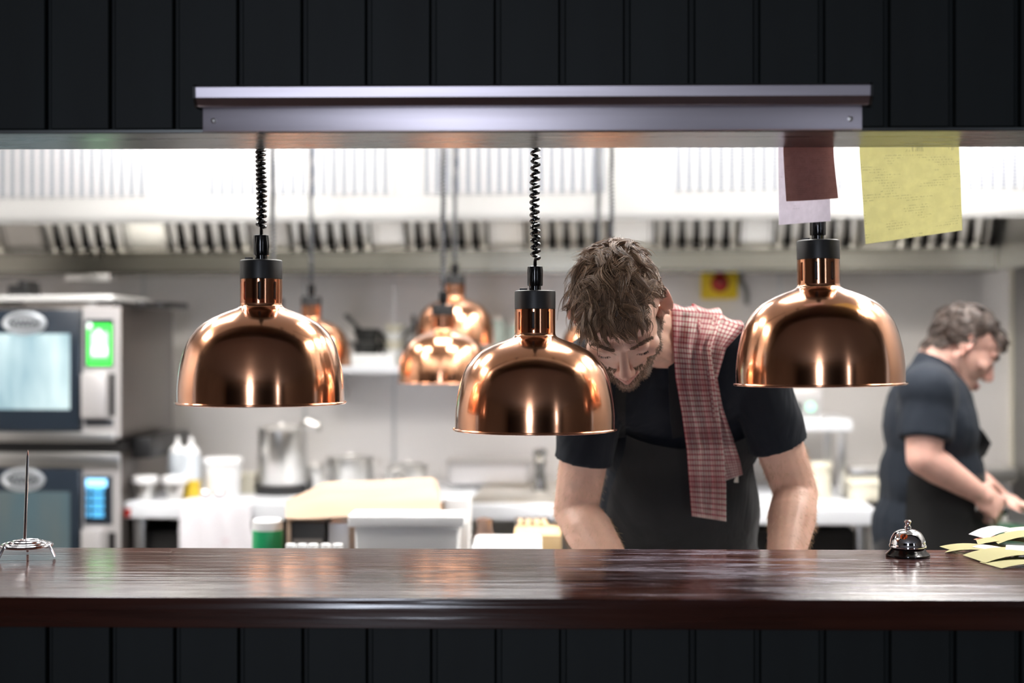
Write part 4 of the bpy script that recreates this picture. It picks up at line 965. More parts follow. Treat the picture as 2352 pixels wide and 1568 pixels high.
def finger(b, base, dirs, lens, rr):
    p = Vector(base)
    for k, (d, l) in enumerate(zip(dirs, lens)):
        q = p + Vector(d).normalized() * l; cap_tube(b, p, q, rr * (1 - .1 * k), rr * (.9 - .1 * k), 12); p = q
def hand(b, wrist, fwd, palm_n, side, curl, sz=1.0, thumb_side=1):
    """palm from the wrist along fwd; palm_n points out of the palm; side points to the index finger"""
    f = Vector(fwd).normalized(); n = Vector(palm_n).normalized(); n = (n - f * n.dot(f)).normalized(); s = Vector(side); s = (s - f * s.dot(f) - n * s.dot(n)).normalized()
    w_ = Vector(wrist); R = Matrix((s, f, n)).transposed()
    ell(b, w_ + f * .048 * sz, (.041 * sz, .052 * sz, .016 * sz), R); ell(b, w_ + f * .075 * sz, (.042 * sz, .022 * sz, .0135 * sz), R)
    ell(b, w_ + f * .035 * sz + s * .022 * sz + n * .010 * sz, (.016 * sz, .030 * sz, .013 * sz), R)
    cap_tube(b, w_ - f * .02, w_ + f * .03 * sz, .026 * sz, .026 * sz)
    for k, (off, ln_, rr) in enumerate(((.031, .98, .0095), (.0105, 1.08, .0098), (-.010, 1.0, .0093), (-.030, .80, .0082))):
        ds = []; a = 0
        for c in curl[k] if isinstance(curl[0], (tuple, list)) else curl:
            a += c; ds.append(f * cos(a) + n * sin(a) + s * off * 1.2)
        finger(b, w_ + f * .083 * sz + s * off * sz - n * .002, ds, [.044 * ln_ * sz, .027 * ln_ * sz, .021 * ln_ * sz], rr * sz)
    tb = w_ + f * .022 * sz + s * .032 * sz + n * .006 * sz
    finger(b, tb, [s * .8 + f * .7 + n * .35, f * .9 + s * .25 + n * .45, f + n * .5 - s * .1], [.036 * sz, .031 * sz, .024 * sz], .0118 * sz)

def strands(name, roots, parent, m, loc, r0=.00042, r1=.00008):
    hc = bpy.data.hair_curves.new(name); n = len(roots); L_ = len(roots[0])
    hc.add_curves([L_] * n)
    pos = hc.attributes.get('position') or hc.attributes.new('position', 'FLOAT_VECTOR', 'POINT')
    flat = []; loc = Vector(loc)
    for s in roots:
        for p in s: q = p - loc; flat += [q.x, q.y, q.z]
    pos.data.foreach_set('vector', flat)
    ra_ = hc.attributes.get('radius') or hc.attributes.new('radius', 'FLOAT', 'POINT')
    ra_.data.foreach_set('value', [r0 + (r1 - r0) * (k / (L_ - 1)) ** 1.6 for _ in range(n) for k in range(L_)])
    hc.materials.append(m); o = bpy.data.objects.new(name, hc); COL.objects.link(o); o.parent = parent; return o
def hair_mat(name, c1, c2, rough=.45):
    m = mat(name, c1, rough, spec=.5, sheen=.0)
    tc = N(m, 'ShaderNodeHairInfo'); cr = N(m, 'ShaderNodeValToRGB'); cr.color_ramp.elements[0].color = (*c1, 1); cr.color_ramp.elements[1].color = (*c2, 1)
    L(m, tc, 'Random', cr, 'Fac'); L(m, cr, 'Color', BS(m), 'Base Color'); return m
M['hair1'] = hair_mat('brown_hair', (.075, .041, .022), (.36, .215, .122)); M['hair2'] = hair_mat('dark_curly_hair', (.022, .013, .010), (.085, .055, .041))
M['beard'] = hair_mat('short_beard', (.10, .058, .034), (.24, .15, .09)); M['armhair'] = hair_mat('fair_arm_hair', (.42, .26, .14), (.62, .42, .25))
M['lash'] = mat('lash', (.03, .02, .015), .6)
def skin_mat(name, base, H, scalp, redness=1.0):
    """skin whose own colour varies with place on the head: scalp stubble, beard shadow, redder ears, nose and lips"""
    m = mat(name, base, .46, spec=.4, sss=.12); BS(m).inputs['Subsurface Radius'].default_value = (1, .35, .2); BS(m).inputs['Subsurface Scale'].default_value = .008
    at = N(m, 'ShaderNodeVertexColor', layer_name='tint')
    tc = N(m, 'ShaderNodeTexCoord'); nz = N(m, 'ShaderNodeTexNoise', Scale=26, Detail=4); L(m, tc, 'Object', nz, 'Vector')
    mr = N(m, 'ShaderNodeMapRange'); mr.inputs['From Min'].default_value = .35; mr.inputs['From Max'].default_value = .65; mr.inputs['To Min'].default_value = .90; mr.inputs['To Max'].default_value = 1.05; L(m, nz, 'Fac', mr, 'Value')
    mx = N(m, 'ShaderNodeVectorMath', operation='SCALE'); L(m, at, 'Color', mx, 0); L(m, mr, 'Result', mx, 'Scale')
    L(m, mx, 'Vector', BS(m), 'Base Color')
    n2 = N(m, 'ShaderNodeTexNoise', Scale=420, Detail=2); L(m, tc, 'Object', n2, 'Vector'); bp = N(m, 'ShaderNodeBump', Strength=.12, Distance=.001); L(m, n2, 'Fac', bp, 'Height'); L(m, bp, 'Normal', BS(m), 'Normal')
    return m
def sm(a, b_, x): t = max(0, min(1, (x - a) / (b_ - a))); return t * t * (3 - 2 * t)
def in_scalp(p, rough_edge=0):                       # head-local point: does hair grow here
    x, y, z = p; z = z - .014 * sm(.02, .05, x) * sm(0, -.05, y)
    hl = .062 if y < -.02 else (.062 - (y + .02) * 1.7 if y < .02 else -.006 - (y - .02) * .9)
    return sm(-.006, .006, z - hl + rough_edge)
def in_beard(p):
    x, y, z = p
    if y > .0 or z > -.015 or z < -.135: return 0
    side = sm(.040, .056, abs(x)) * sm(-.012, -.03, z) if False else 0
    jaw = sm(-.064, -.082, z + .55 * max(0, -y - .05) * 0) if abs(x) < .04 else sm(-.030, -.060, z)
    st = 1 if (abs(x) > .056 and z < -.015) else 0
    must = 1 if (abs(x) < .030 and -.062 < z < -.048) else 0
    lips = 1 if (abs(x) < .020 and -.082 < z < -.062 and y < -.085) else 0
    return max(jaw, st, must) * (1 - lips)
def tint_head(me, H, base, beard_amt, scalp_c):
    HI = H.inverted(); ca = me.color_attributes.new('tint', 'FLOAT_COLOR', 'POINT'); base = Vector(base); out = []
    red = Vector((.62, .20, .15)); lip = Vector((.50, .19, .17)); bc = Vector((.26, .155, .10)); sc = Vector(scalp_c)
    for v in me.vertices:
        p = HI @ v.co; c = base.copy()
        if p.length < .19 and p.z > -.14:
            ear = sm(.079, .084, abs(p.x)) * (1 if abs(p.y - .014) < .04 and abs(p.z) < .05 else 0); c = c.lerp(red, .32 * ear)
            ns = max(0, 1 - (p - Vector((0, -.118, -.034))).length / .034); c = c.lerp(red, .40 * ns)
            for s in (-1, 1): c = c.lerp(red, .18 * max(0, 1 - (p - Vector((s * .042, -.08, -.03))).length / .03))
            if abs(p.x) < .022 and -.080 < p.z < -.063 and p.y < -.088: c = c.lerp(lip, .7)
            c = c.lerp(bc, beard_amt * in_beard(p)); sf = in_scalp(p)
            if abs(p.x) < .078 or p.z > .03 or p.y > .035: c = c.lerp(sc, sf)
        out += [c.x, c.y, c.z, 1]
    ca.data.foreach_set('color', out)

def scalp_roots(me, H, test, n, seed):
    HI = H.inverted(); rnd = random.Random(seed); tris = []
    HR = HI.to_3x3()
    for p in me.polygons:
        c = HI @ p.center
        if c.length < .2:
            wgt = test(c)
            if wgt > .05: tris.append((p.area * wgt, p))
    cum = []; s = 0
    for a, p in tris: s += a; cum.append(s)
    import bisect
    out = []
    for _ in range(n):
        i = bisect.bisect(cum, rnd.random() * s); p = tris[min(i, len(tris) - 1)][1]; vs = [me.vertices[k].co for k in p.vertices]
        a, c = rnd.random(), rnd.random()
        if len(vs) == 4: q = vs[0].lerp(vs[1], a).lerp(vs[3].lerp(vs[2], a), c)
        else: q = (vs[0] + vs[1] + vs[2]) / 3
        out.append((HI @ q, (HR @ p.normal).normalized()))
    return out

def grow_messy(me, H, n, seed, length, curl, kinds):
    """strands clumped around guides; everything in head-local axes"""
    rnd = random.Random(seed); roots = scalp_roots(me, H, in_scalp, n, seed); NP = 9
    guides = [r for r in scalp_roots(me, H, in_scalp, kinds, seed + 1)]
    gdat = []
    for (p, nn) in guides:
        crown = Vector((.01, .075, .075)); away = (p - crown); away = (away - nn * away.dot(nn)); away = away.normalized() if away.length > 1e-4 else Vector((0, -1, 0))
        swirl = nn.cross(away) * rnd.uniform(.1, .6)
        fwd = Vector((rnd.uniform(-.35, .35), -1, -.1)); fwd = (fwd - nn * fwd.dot(nn)); fwd = fwd.normalized() if fwd.length > 1e-3 else away
        top = sm(.02, .08, p.z); d = (away * (1 - .45 * top) + fwd * .45 * top + swirl + Vector((rnd.gauss(0, 1), rnd.gauss(0, 1), rnd.gauss(0, 1))) * .62)
        ln_ = length(p) * rnd.uniform(.7, 1.25); ph = rnd.uniform(0, 6.28); cu = curl * rnd.uniform(.4, 1.5); lift = rnd.uniform(.25, .75)
        gdat.append((d, ln_, ph, cu, lift))
    gi = [g[0] for g in guides]
    from mathutils.kdtree import KDTree
    kd = KDTree(len(gi)); [kd.insert(p, i) for i, p in enumerate(gi)]; kd.balance()
    out = []; C = Vector((0, .012, .022))
    def path(p, nn, d, ln_, ph, cu, lift):
        pts = [p.copy()]; q = p.copy(); st = ln_ / (NP - 1)
        d = (d - nn * d.dot(nn)).normalized(); bi = nn.cross(d)
        for k in range(1, NP):
            t = k / (NP - 1); v = nn * (lift * (1.15 - 1.5 * t)) + d * (.45 + 1.1 * t) + bi * cu * sin(ph + t * 5.5) + Vector((0, -.10, -.22)) * t
            q = q + v.normalized() * st
            rel = q - C; e = (rel.x / .081) ** 2 + (rel.y / .101) ** 2 + (rel.z / .094) ** 2
            if e < 1: rel *= (1 / math.sqrt(e)); q = C + rel
            pts.append(q.copy())
        return pts
    for (p, nn) in roots:
        _, i, dist = kd.find(p); d, ln_, ph, cu, lift = gdat[i]; g = guides[i]
        ln2 = ln_ * rnd.uniform(.75, 1.08) if rnd.random() > .04 else ln_ * 1.35
        own = path(p, nn, d + Vector((rnd.gauss(0, .12), rnd.gauss(0, .12), rnd.gauss(0, .12))), ln2, ph + rnd.gauss(0, .25), cu, lift)
        gp = path(g[0], g[1], d, ln2, ph, cu, lift); cl = .86
        out.append([H @ a.lerp(b_, cl * (k / (NP - 1)) ** .8) for k, (a, b_) in enumerate(zip(own, gp))])
    return out
def grow_short(me, H, test, n, seed, ln_, down=(0, -.2, -.8), lift=.6, npt=4):
    rnd = random.Random(seed); out = []
    for p, nn in scalp_roots(me, H, test, n, seed):
        d = (nn * lift + Vector(down) + Vector((rnd.gauss(0, .3), rnd.gauss(0, .3), rnd.gauss(0, .3)))).normalized(); l = ln_ * rnd.uniform(.6, 1.3)
        out.append([H @ (p + d * l * k / (npt - 1) + Vector((0, 0, -.15)) * l * (k / (npt - 1)) ** 2) for k in range(npt)])
    return out
def cloth_mat(name, c, rough=.85, bump=.35, sheen=.15, sc=(9, 9, 5)):
    m = mat(name, c, rough, spec=.2, sheen=sheen); BS(m).inputs['Sheen Roughness'].default_value = .5
    tc = N(m, 'ShaderNodeTexCoord'); mp = N(m, 'ShaderNodeMapping'); mp.inputs['Scale'].default_value = sc
    nz = N(m, 'ShaderNodeTexNoise', Scale=1, Detail=3, Distortion=1.2); L(m, tc, 'Object', mp, 'Vector'); L(m, mp, 'Vector', nz, 'Vector')
    bp = N(m, 'ShaderNodeBump', Strength=bump, Distance=.03); L(m, nz, 'Fac', bp, 'Height'); L(m, bp, 'Normal', BS(m), 'Normal'); return m
M['tee'] = cloth_mat('black_tshirt', (.009, .011, .016), .85, .35, .05); M['tee2'] = cloth_mat('dark_tshirt', (.015, .020, .029), .85, .35, .03); M['apron'] = cloth_mat('black_apron', (.011, .011, .0115), .8, .2); M['trouser'] = cloth_mat('black_trousers', (.010, .011, .014))
M['shoe'] = mat('black_shoe', (.01, .01, .01), .5)

# ---------- the bending cook
neck0 = P(1556, 786, 2.90); hips = Vector((P(1556, 784, 3.13).x, 3.13, .99)); shR = P(1722, 826, 2.87); shL = P(1372, 850, 2.84)
elR = P(1828, 1132, 2.92); elL = P(1322, 1175, 2.88); wrR = P(1796, 1330, 2.74); wrL = P(1432, 1335, 2.72)
HC = P(1424, 713, 2.62)
HM = Matrix.Translation(HC) @ Matrix.Rotation(radians(-13), 4, 'Y') @ Matrix.Rotation(radians(56), 4, 'X') @ Matrix.Rotation(radians(-9), 4, 'Z') @ Matrix.Scale(1.03, 4)
chest = neck0.lerp(hips, .32) + Vector((0, -.0, 0)); waist = neck0.lerp(hips, .72)
axis = (hips - neck0).normalized(); tq = Matrix((Vector((1, 0, 0)), axis.cross(Vector((1, 0, 0))).normalized(), -axis)).transposed()
foot = [(-.13, 3.20), (.15, 3.16)]
def torso(b, inf=0):
    ell(b, chest + Vector((0, .015, .01)), (.185 + inf, .118 + inf, .20 + inf), tq); ell(b, neck0.lerp(hips, .12) + Vector((0, .01, -.0)), (.150 + inf, .085 + inf, .085 + inf), tq)
    ell(b, waist, (.160 + inf, .112 + inf, .20 + inf), tq); ell(b, hips + Vector((0, 0, -.02)), (.172 + inf, .122 + inf, .15 + inf))
    for s in (shR, shL): cap_tube(b, neck0.lerp(hips, .10), s, .068 + inf, .062 + inf); cap_tube(b, chest, s, .09 + inf, .062 + inf)
def leg(b, s, inf=0):
    fx, fy = foot[s]; hx = hips.x + (-.088, .088)[s]; kn = Vector(((hips.x + fx + hx) / 2, 3.12, .52)); an = Vector((hips.x + fx, fy + .03, .10))
    cap_tube(b, (hx, hips.y, .88), kn, .088 + inf, .062 + inf); cap_tube(b, kn, an, .060 + inf, .040 + inf); return an
b = nb(); torso(b)
for sh_, el_, wr_ in ((shR, elR, wrR), (shL, elL, wrL)):
    mid = sh_.lerp(el_, .5); cap_tube(b, sh_, mid, .058, .051); cap_tube(b, mid, el_, .051, .045)
    f3 = el_.lerp(wr_, .30); cap_tube(b, el_, f3, .044, .049); cap_tube(b, f3, wr_, .049, .030)
for s in (0, 1):
    an = leg(b, s); cap_tube(b, an, an + Vector((0, -.03, -.045)), .04, .035); cap_tube(b, an + Vector((0, -.02, -.06)), an + Vector((0, -.17, -.068)), .032, .026)
cap_tube(b, neck0 + Vector((-.008, .01, 0)), HM @ Vector((-.004, .030, -.055)), .060, .050); cap_tube(b, neck0 + Vector((-.012, -.02, -.02)), HM @ Vector((-.004, .0, -.06)), .045, .045)
head_shape(b, HM)
hand(b, wrR, Vector((-.10, -.07, -.09)), (-.3, .2, -1), (-.6, -1, 0), (.35, .55, .45)); hand(b, wrL, Vector((.11, -.06, -.09)), (.3, .2, -1), (.6, -1, 0), (.3, .5, .5))
body = union(b, .0034, 4, 'body')
SK1 = (.72, .44, .33)
tint_head(body, HM, SK1, .55, (.075, .045, .028))
root1 = bpy.data.objects.new('person', None); COL.objects.link(root1); base1 = Vector((hips.x, 3.15, 0)); root1.location = base1
tag(root1, 'person with tousled brown hair bending over the pass in a black apron', 'person')
def child(name, me, m, root, base, lab=None):
    if isinstance(me, bmesh.types.BMesh): return link_mesh(name, me, m, root, base)
    for v in me.vertices: v.co -= base
    me.materials.append(m); o = bpy.data.objects.new(name, me); COL.objects.link(o); o.parent = root
    if lab: o['label'] = lab
    return o
skin1 = skin_mat('skin_fair', SK1, HM, None)
# hair is grown before the mesh is moved into the person's own axes
def len1(p):
    side = sm(.046, .068, p.x) * (1 - sm(.078, .105, p.z)); top = .030 + .034 * sm(.035, .09, p.z) * (1 - .66 * sm(.015, .085, p.y)) * (1 + .45 * sm(-.02, -.06, p.x))
    low = sm(-.01, .05, p.z) * (1 - .9 * sm(.046, .062, p.x) * (1 - sm(.035, .07, p.z))); top *= (1 - .38 * sm(-.045, -.085, p.y)) * (1 - .55 * sm(.015, .055, p.x))
    return .004 + (top - .004) * low * (1 - .93 * side)
def top_only(p): return in_scalp(p)
H1 = grow_messy(body, HM, 17000, 3, len1, .95, 520)
H1b = grow_short(body, HM, in_beard, 6500, 5, .0058, (0, -.25, -.6), .55)
brow = []
rnd = random.Random(4)
for s in (-1, 1):
    for k in range(260):
        t = rnd.random(); x = s * (.012 + .038 * t); p = Vector((x, -.0995 + .020 * t ** 1.5 + rnd.uniform(-.001, .001), .024 + .004 * sin(t * 3) + rnd.uniform(-.004, .004)))
        brow.append([HM @ (p + Vector((s * .7, -.15, .25 - .4 * t)) * .009 * j / 3) for j in range(4)])
# arm hair, only on the forearms and outer upper arms
rnd = random.Random(9); ah = []
cand = [(p.center.copy(), p.normal.copy()) for p in body.polygons if p.center.z < 1.30 and p.center.y < 3.02 and (((p.center - elR).length < .27 and p.center.x > elR.x - .12) or ((p.center - elL).length < .27 and p.center.x < elL.x + .13)) and abs(p.center.x - hips.x) > .10 and p.center.z > .95]
for _ in range(5200):
    c, pn = rnd.choice(cand); side = 1 if c.x > hips.x else -1
    el_, wr_, s0_ = (elR, wrR, shR) if side > 0 else (elL, wrL, shL)
    if (c - s0_).dot((el_ - s0_).normalized()) < .68 * (el_ - s0_).length: continue
    d = ((wr_ - el_).normalized() * .9 + pn * .45 + Vector((side * .35, 0, -.1)) + Vector((rnd.gauss(0, .25), rnd.gauss(0, .25), rnd.gauss(0, .25)))).normalized(); l = rnd.uniform(.006, .013)
    q = c + Vector((rnd.uniform(-.002, .002), rnd.uniform(-.002, .002), rnd.uniform(-.002, .002)))
    ah.append([q + d * l * k / 3 + Vector((0, 0, -.12)) * l * (k / 3) ** 2 for k in range(4)])
lash = []
for s in (-1, 1):
    for k in range(46):
        tt = rnd.random(); a = (tt - .5) * 2; p = Vector((s * .031 + a * .0125, -.0905 + .0045 * a * a, -.0055 - .0015 * (1 - a * a)))
        lash.append([HM @ (p + Vector((a * .3, -.8, -.55)) * .0042 * j / 3) for j in range(4)])
child('body', body, skin1, root1, base1)
strands('eyelashes', lash, root1, M['lash'], base1, .00035, .0001)
strands('hair', H1, root1, M['hair1'], base1, .00050, .00012); strands('beard', H1b, root1, M['beard'], base1, .00035, .00012)
strands('eyebrows', brow, root1, M['beard'], base1, .0004, .0001); strands('arm_hair', ah, root1, M['armhair'], base1, .00022, .00006)
# t-shirt
b = nb(); torso(b, .013)
cut = {}
for sh_, el_ in ((shR, elR), (shL, elL)):
    e = sh_.lerp(el_, .64); cap_tube(b, sh_, sh_.lerp(el_, .35), .070, .064)
    d = (e - sh_).normalized(); mid = sh_.lerp(el_, .30)
    up_ = d.to_track_quat('Z', 'Y').to_matrix()
    t_ = bmesh.new(); lathe(t_, (0, 0, 0), [(0, 0), (.064, 0), (.063, (e - mid).length * .5), (.060, (e - mid).length - .012), (.0615, (e - mid).length), (0, (e - mid).length)], 40)
    for v in t_.verts: v.co = mid + up_ @ v.co
    add_bm(b, t_)
cap_tube(b, neck0 + Vector((0, .01, 0)), neck0 + (HM @ Vector((0, .03, -.055)) - neck0) * .22, .078, .066)
tee = union(b, .005, 3, 'tshirt')
for v, vn in zip(tee.vertices, [q.normal.copy() for q in tee.vertices]):                               # pulled folds radiating from armpits and across the belly
    p = v.co; f = noise.noise(Vector((p.x * 9, p.y * 5, p.z * 16))) * .004 + noise.noise(Vector((p.x * 22 + p.z * 14, p.y * 9, p.z * 9))) * .0022; v.co = p + vn * f
tee_b = bvh_of(tee); child('tshirt', tee, M['tee'], root1, base1)
# trousers and shoes
b = nb(); ell(b, hips + Vector((0, 0, -.04)), (.185, .134, .14))
for s in (0, 1): an = leg(b, s, .016); cap_tube(b, an + Vector((0, 0, .05)), an + Vector((0, 0, -.02)), .062, .066)
child('trousers', union(b, .009, 3, 'trousers'), M['trouser'], root1, base1)
for s in (0, 1):
    fx, fy = foot[s]; an = Vector((hips.x + fx, fy + .03, .10)); b = nb(); cap_tube(b, an + Vector((0, .02, -.058)), an + Vector((0, -.19, -.062)), .046, .036); cap_tube(b, an + Vector((0, 0, -.02)), an + Vector((0, -.05, -.05)), .05, .042)
    me = union(b, .006, 2, 'shoe')
    for v in me.vertices: v.co.z = max(v.co.z, .001)
    child('shoe', me, M['shoe'], root1, base1)
# apron laid on the front of the shirt
def front_y(bv, x, z, y0=2.2, off=.006):
    h = bv.ray_cast(Vector((x, y0, z)), Vector((0, 1, 0)), 1.5)
    return h[0].y - off if h[0] else None
def sheet_on(bv, edge_l, edge_r, z0, z1, nu, nv, off, top=None):
    rows = []; last = None
    for j in range(nv + 1):
        z = z1 + (z0 - z1) * j / nv; row = []
        for i in range(nu + 1):
            u = i / nu; zz = z + (top(u) * (1 - j / nv) if top else 0)
            xl_, xr_ = edge_l(zz), edge_r(zz); x = xl_ + (xr_ - xl_) * u; y = front_y(bv, x, zz, off=off)
            row.append([x, y, zz])
        ys = [r[1] for r in row if r[1] is not None]
        for i, r in enumerate(row):
            if r[1] is None: r[1] = (rows[-1][i][1] if rows else (ys[0] if ys else 2.95))
        rows.append(row)
    for _ in range(3):
        for i in range(nu + 1):
            for j in range(1, nv): rows[j][i][1] = min(rows[j][i][1], .5 * rows[j][i][1] + .25 * (rows[j - 1][i][1] + rows[j + 1][i][1]))
    return [[Vector(p) for p in r] for r in rows]
zb1 = P(1500, 1008, 2.80).z
cx = hips.x
tb = nb(); torso(tb, .020); tor_b = bvh_of(union(tb, .006, 3, 'tmp_torso'))
def el_(z): t = sm(zb1, 1.10, z); return cx - .128 - .035 * t
def er_(z): t = sm(zb1, 1.10, z); return cx + .128 + .035 * t
rows = sheet_on(tor_b, el_, er_, .62, zb1, 40, 44, .007, lambda u: -.028 * (1 - (2 * u - 1) ** 2) + .004)
for j, r in enumerate(rows):
    for i, p in enumerate(r): p.y -= .004 + .004 * noise.noise(Vector((p.x * 12, 0, p.z * 4))) + (.006 * (1 - abs(i / 20 - 1)) if j > 30 else 0)
apron_b = BVHTree.FromPolygons([p for r in rows for p in r], [(j * 41 + i, j * 41 + i + 1, j * 41 + i + 42, j * 41 + i + 41) for j in range(44) for i in range(40)])
b = nb(); sheet(b, rows, .0016)
ap = link_mesh('apron', b, M['apron'], root1, base1, 80)
def strap(pts, wd, m, name, parent):
    rows = []; b = nb()
    for i, p in enumerate(pts):
        t = (pts[min(i + 1, len(pts) - 1)] - pts[max(i - 1, 0)]).normalized(); s = t.cross(Vector((0, -1, .2))).normalized(); rows.append([p - s * wd / 2, p, p + s * wd / 2])
    sheet(b, rows, .0015); return link_mesh(name, b, m, parent, base1, 80)
def on_tee(px, py, off=.006):
    d = ray(px, py); h = tee_b.ray_cast(Vector((0, 0, CZ)) + d * 2.2, d.normalized(), 2); return (h[0] - d.normalized() * off) if h[0] else Vector((0, 0, CZ)) + d * 2.85
strap([on_tee(*q) for q in ((1558, 1004), (1552, 960), (1549, 900), (1548, 850), (1547, 800), (1546, 760))], .022, M['apron'], 'strap', ap)
strap([on_tee(*q) for q in ((1424, 1004), (1424, 960), (1424, 920), (1430, 880))], .022, M['apron'], 'strap', ap)
# ---------- tea towel over his shoulder: a thing of its own, resting on the shirt
def towel_mat():
    m = mat('checked_tea_towel', (.8, .7, .66), .9, spec=.15, sheen=.2)
    tc = N(m, 'ShaderNodeTexCoord'); u = N(m, 'ShaderNodeSeparateXYZ'); L(m, tc, 'UV', u, 'Vector')
    def line(axis, n, duty):
        a = N(m, 'ShaderNodeMath', operation='MULTIPLY'); L(m, u, axis, a, 0); a.inputs[1].default_value = n
        f = N(m, 'ShaderNodeMath', operation='FRACT'); L(m, a, 'Value', f, 0); g = N(m, 'ShaderNodeMath', operation='LESS_THAN'); L(m, f, 'Value', g, 0); g.inputs[1].default_value = duty
        # broad band where the lines crowd
        b_ = N(m, 'ShaderNodeMath', operation='MULTIPLY'); L(m, u, axis, b_, 0); b_.inputs[1].default_value = n / 9.0
        f2 = N(m, 'ShaderNodeMath', operation='FRACT'); L(m, b_, 'Value', f2, 0); g2 = N(m, 'ShaderNodeMath', operation='LESS_THAN'); L(m, f2, 'Value', g2, 0); g2.inputs[1].default_value = .28
        h = N(m, 'ShaderNodeMath', operation='MULTIPLY'); L(m, g2, 'Value', h, 0); h.inputs[1].default_value = .3
        s = N(m, 'ShaderNodeMath', operation='MAXIMUM'); L(m, g, 'Value', s, 0); L(m, h, 'Value', s, 1); return s
    a, b_ = line('X', 15, .30), line('Y', 44, .30)
    ad = N(m, 'ShaderNodeMath', operation='ADD'); L(m, a, 'Value', ad, 0); L(m, b_, 'Value', ad, 1)
    mu = N(m, 'ShaderNodeMath', operation='MULTIPLY'); L(m, ad, 'Value', mu, 0); mu.inputs[1].default_value = .5
    cr = N(m, 'ShaderNodeValToRGB'); e = cr.color_ramp.elements; e[0].position = 0; e[0].color = (.90, .82, .75, 1); e[1].position = 1; e[1].color = (.42, .03, .05, 1)
    x = e.new(.5); x.color = (.62, .24, .25, 1)
    L(m, mu, 'Value', cr, 'Fac'); L(m, cr, 'Color', BS(m), 'Base Color')
    nz = N(m, 'ShaderNodeTexNoise', Scale=260, Detail=2); L(m, tc, 'Object', nz, 'Vector'); bp = N(m, 'ShaderNodeBump', Strength=.5, Distance=.002); L(m, nz, 'Fac', bp, 'Height'); L(m, bp, 'Normal', BS(m), 'Normal'); return m
M['towel'] = towel_mat()
def towel_strip(edges, nu, amp, fold, off0, seed, uv0, uv1, back=True):
    """edges: list of (left px,py , right px,py) down the front; folds run lengthwise; continues over the shoulder behind"""
    NV = 60; b = nb(); uvl = b.loops.layers.uv.new('UVMap'); rows = []
    def interp(t):
        s = t * (len(edges) - 1); k = min(int(s), len(edges) - 2); f = s - k; a, c = edges[k], edges[k + 1]
        return [a[i] + (c[i] - a[i]) * f for i in range(4)]
    for j in range(NV + 1):
        t = j / NV; x0, y0, x1, y1 = interp(t); row = []
        for i in range(nu + 1):
            u = i / nu; px = x0 + (x1 - x0) * u; py = y0 + (y1 - y0) * u
            d = ray(px, py); h = tee_b.ray_cast(Vector((0, 0, CZ)) + d * 2.3, d.normalized(), 1.2)
            h2 = apron_b.ray_cast(Vector((0, 0, CZ)) + d * 2.3, d.normalized(), 1.2)
            if h2[0] and (not h[0] or h2[0].y < h[0].y): h = h2
            q = h[0] if h[0] and h[0].y < 3.05 else Vector((0, 0, CZ)) + d * (2.92)
            row.append((q, d.normalized(), u))
        rows.append(row)
    # smooth the depth down the length, never sinking into the shirt
    dep = [[(q - Vector((0, 0, CZ))).length for q, _, _ in r] for r in rows]
    for _ in range(10):
        nd = [r[:] for r in dep]
        for j in range(NV + 1):
            for i in range(nu + 1):
                s = 0; c = 0
                for dj, di in ((-1, 0), (1, 0), (0, -1), (0, 1)):
                    jj, ii = j + dj, i + di
                    if 0 <= jj <= NV and 0 <= ii <= nu: s += dep[jj][ii]; c += 1
                nd[j][i] = min(dep[j][i], s / c)
        dep = nd
    P3 = []
    for j, r in enumerate(rows):
        rr = []
        for i, (q, d, u) in enumerate(r):
            t = j / NV; f = amp * (.5 + .5 * sin(u * fold * 2 * pi + seed + t * 1.3 + .8 * noise.noise(Vector((u * 2, t * 3, seed))))) * (.95 + .2 * t) + .003 * noise.noise(Vector((u * 5, t * 9, seed + 3)))
            rr.append(Vector((0, 0, CZ)) + d * (dep[j][i] - off0 - f))
        P3.append(rr)
    nback = 0
    if back:
        extra = []
        for k in range(1, 9):
            a = k / 8 * pi * .62; rr = []
            for i, p in enumerate(P3[0]): rr.append(p + Vector((0, .075 * sin(a) + .012 * k, .030 * sin(min(a * 1.4, pi)) * (1 + .14 * sin(i * .34 + seed)) - .055 * (1 - cos(a)))))
            extra.append(rr)
        P3 = extra[::-1] + P3; nback = 8
    n = len(P3); vs = [[b.verts.new(p) for p in r] for r in P3]
    for j in range(n - 1):
        for i in range(nu):
            f = b.faces.new((vs[j][i], vs[j][i + 1], vs[j + 1][i + 1], vs[j + 1][i]))
            for lp, (ii, jj) in zip(f.loops, ((i, j), (i + 1, j), (i + 1, j + 1), (i, j + 1))): lp[uvl].uv = (uv0 + (uv1 - uv0) * ii / nu, jj / (n - 1))
    bmesh.ops.solidify(b, geom=b.faces[:], thickness=.0022)
    return b
tp = P(1620, 720, 2.82)
t = Thing('tea_towel', 'red and white checked tea towel draped over the bending cook\'s shoulder', 'towel', tp)
under = towel_strip([(1600, 712, 1712, 752), (1608, 790, 1668, 800), (1612, 860, 1648, 868), (1625, 930, 1660, 935), (1632, 1000, 1683, 1003), (1640, 1060, 1700, 1058), (1655, 1108, 1706, 1090)], 34, .013, 2.2, .004, 2.0, .0, .7)
t.part('inner_fold', under, M['towel'], ang=80)
over = towel_strip([(1543, 712, 1660, 722), (1546, 790, 1632, 800), (1552, 870, 1642, 872), (1566, 950, 1652, 950), (1577, 1030, 1662, 1030), (1583, 1110, 1668, 1112), (1589, 1185, 1668, 1197)], 40, .018, 3.1, .011, .5, .0, 1.0)
t.part('outer_fold', over, M['towel'], ang=80)
q = t.o.children[0].data.vertices; q = max((v.co + tp for v in q), key=lambda c: c.x - 1.6 * c.z); t.part('care_label', box(nb(), q.x - .018, q.x - .009, q.y - .002, q.y - .0005, q.z - .016, q.z + .002), M['cream'])

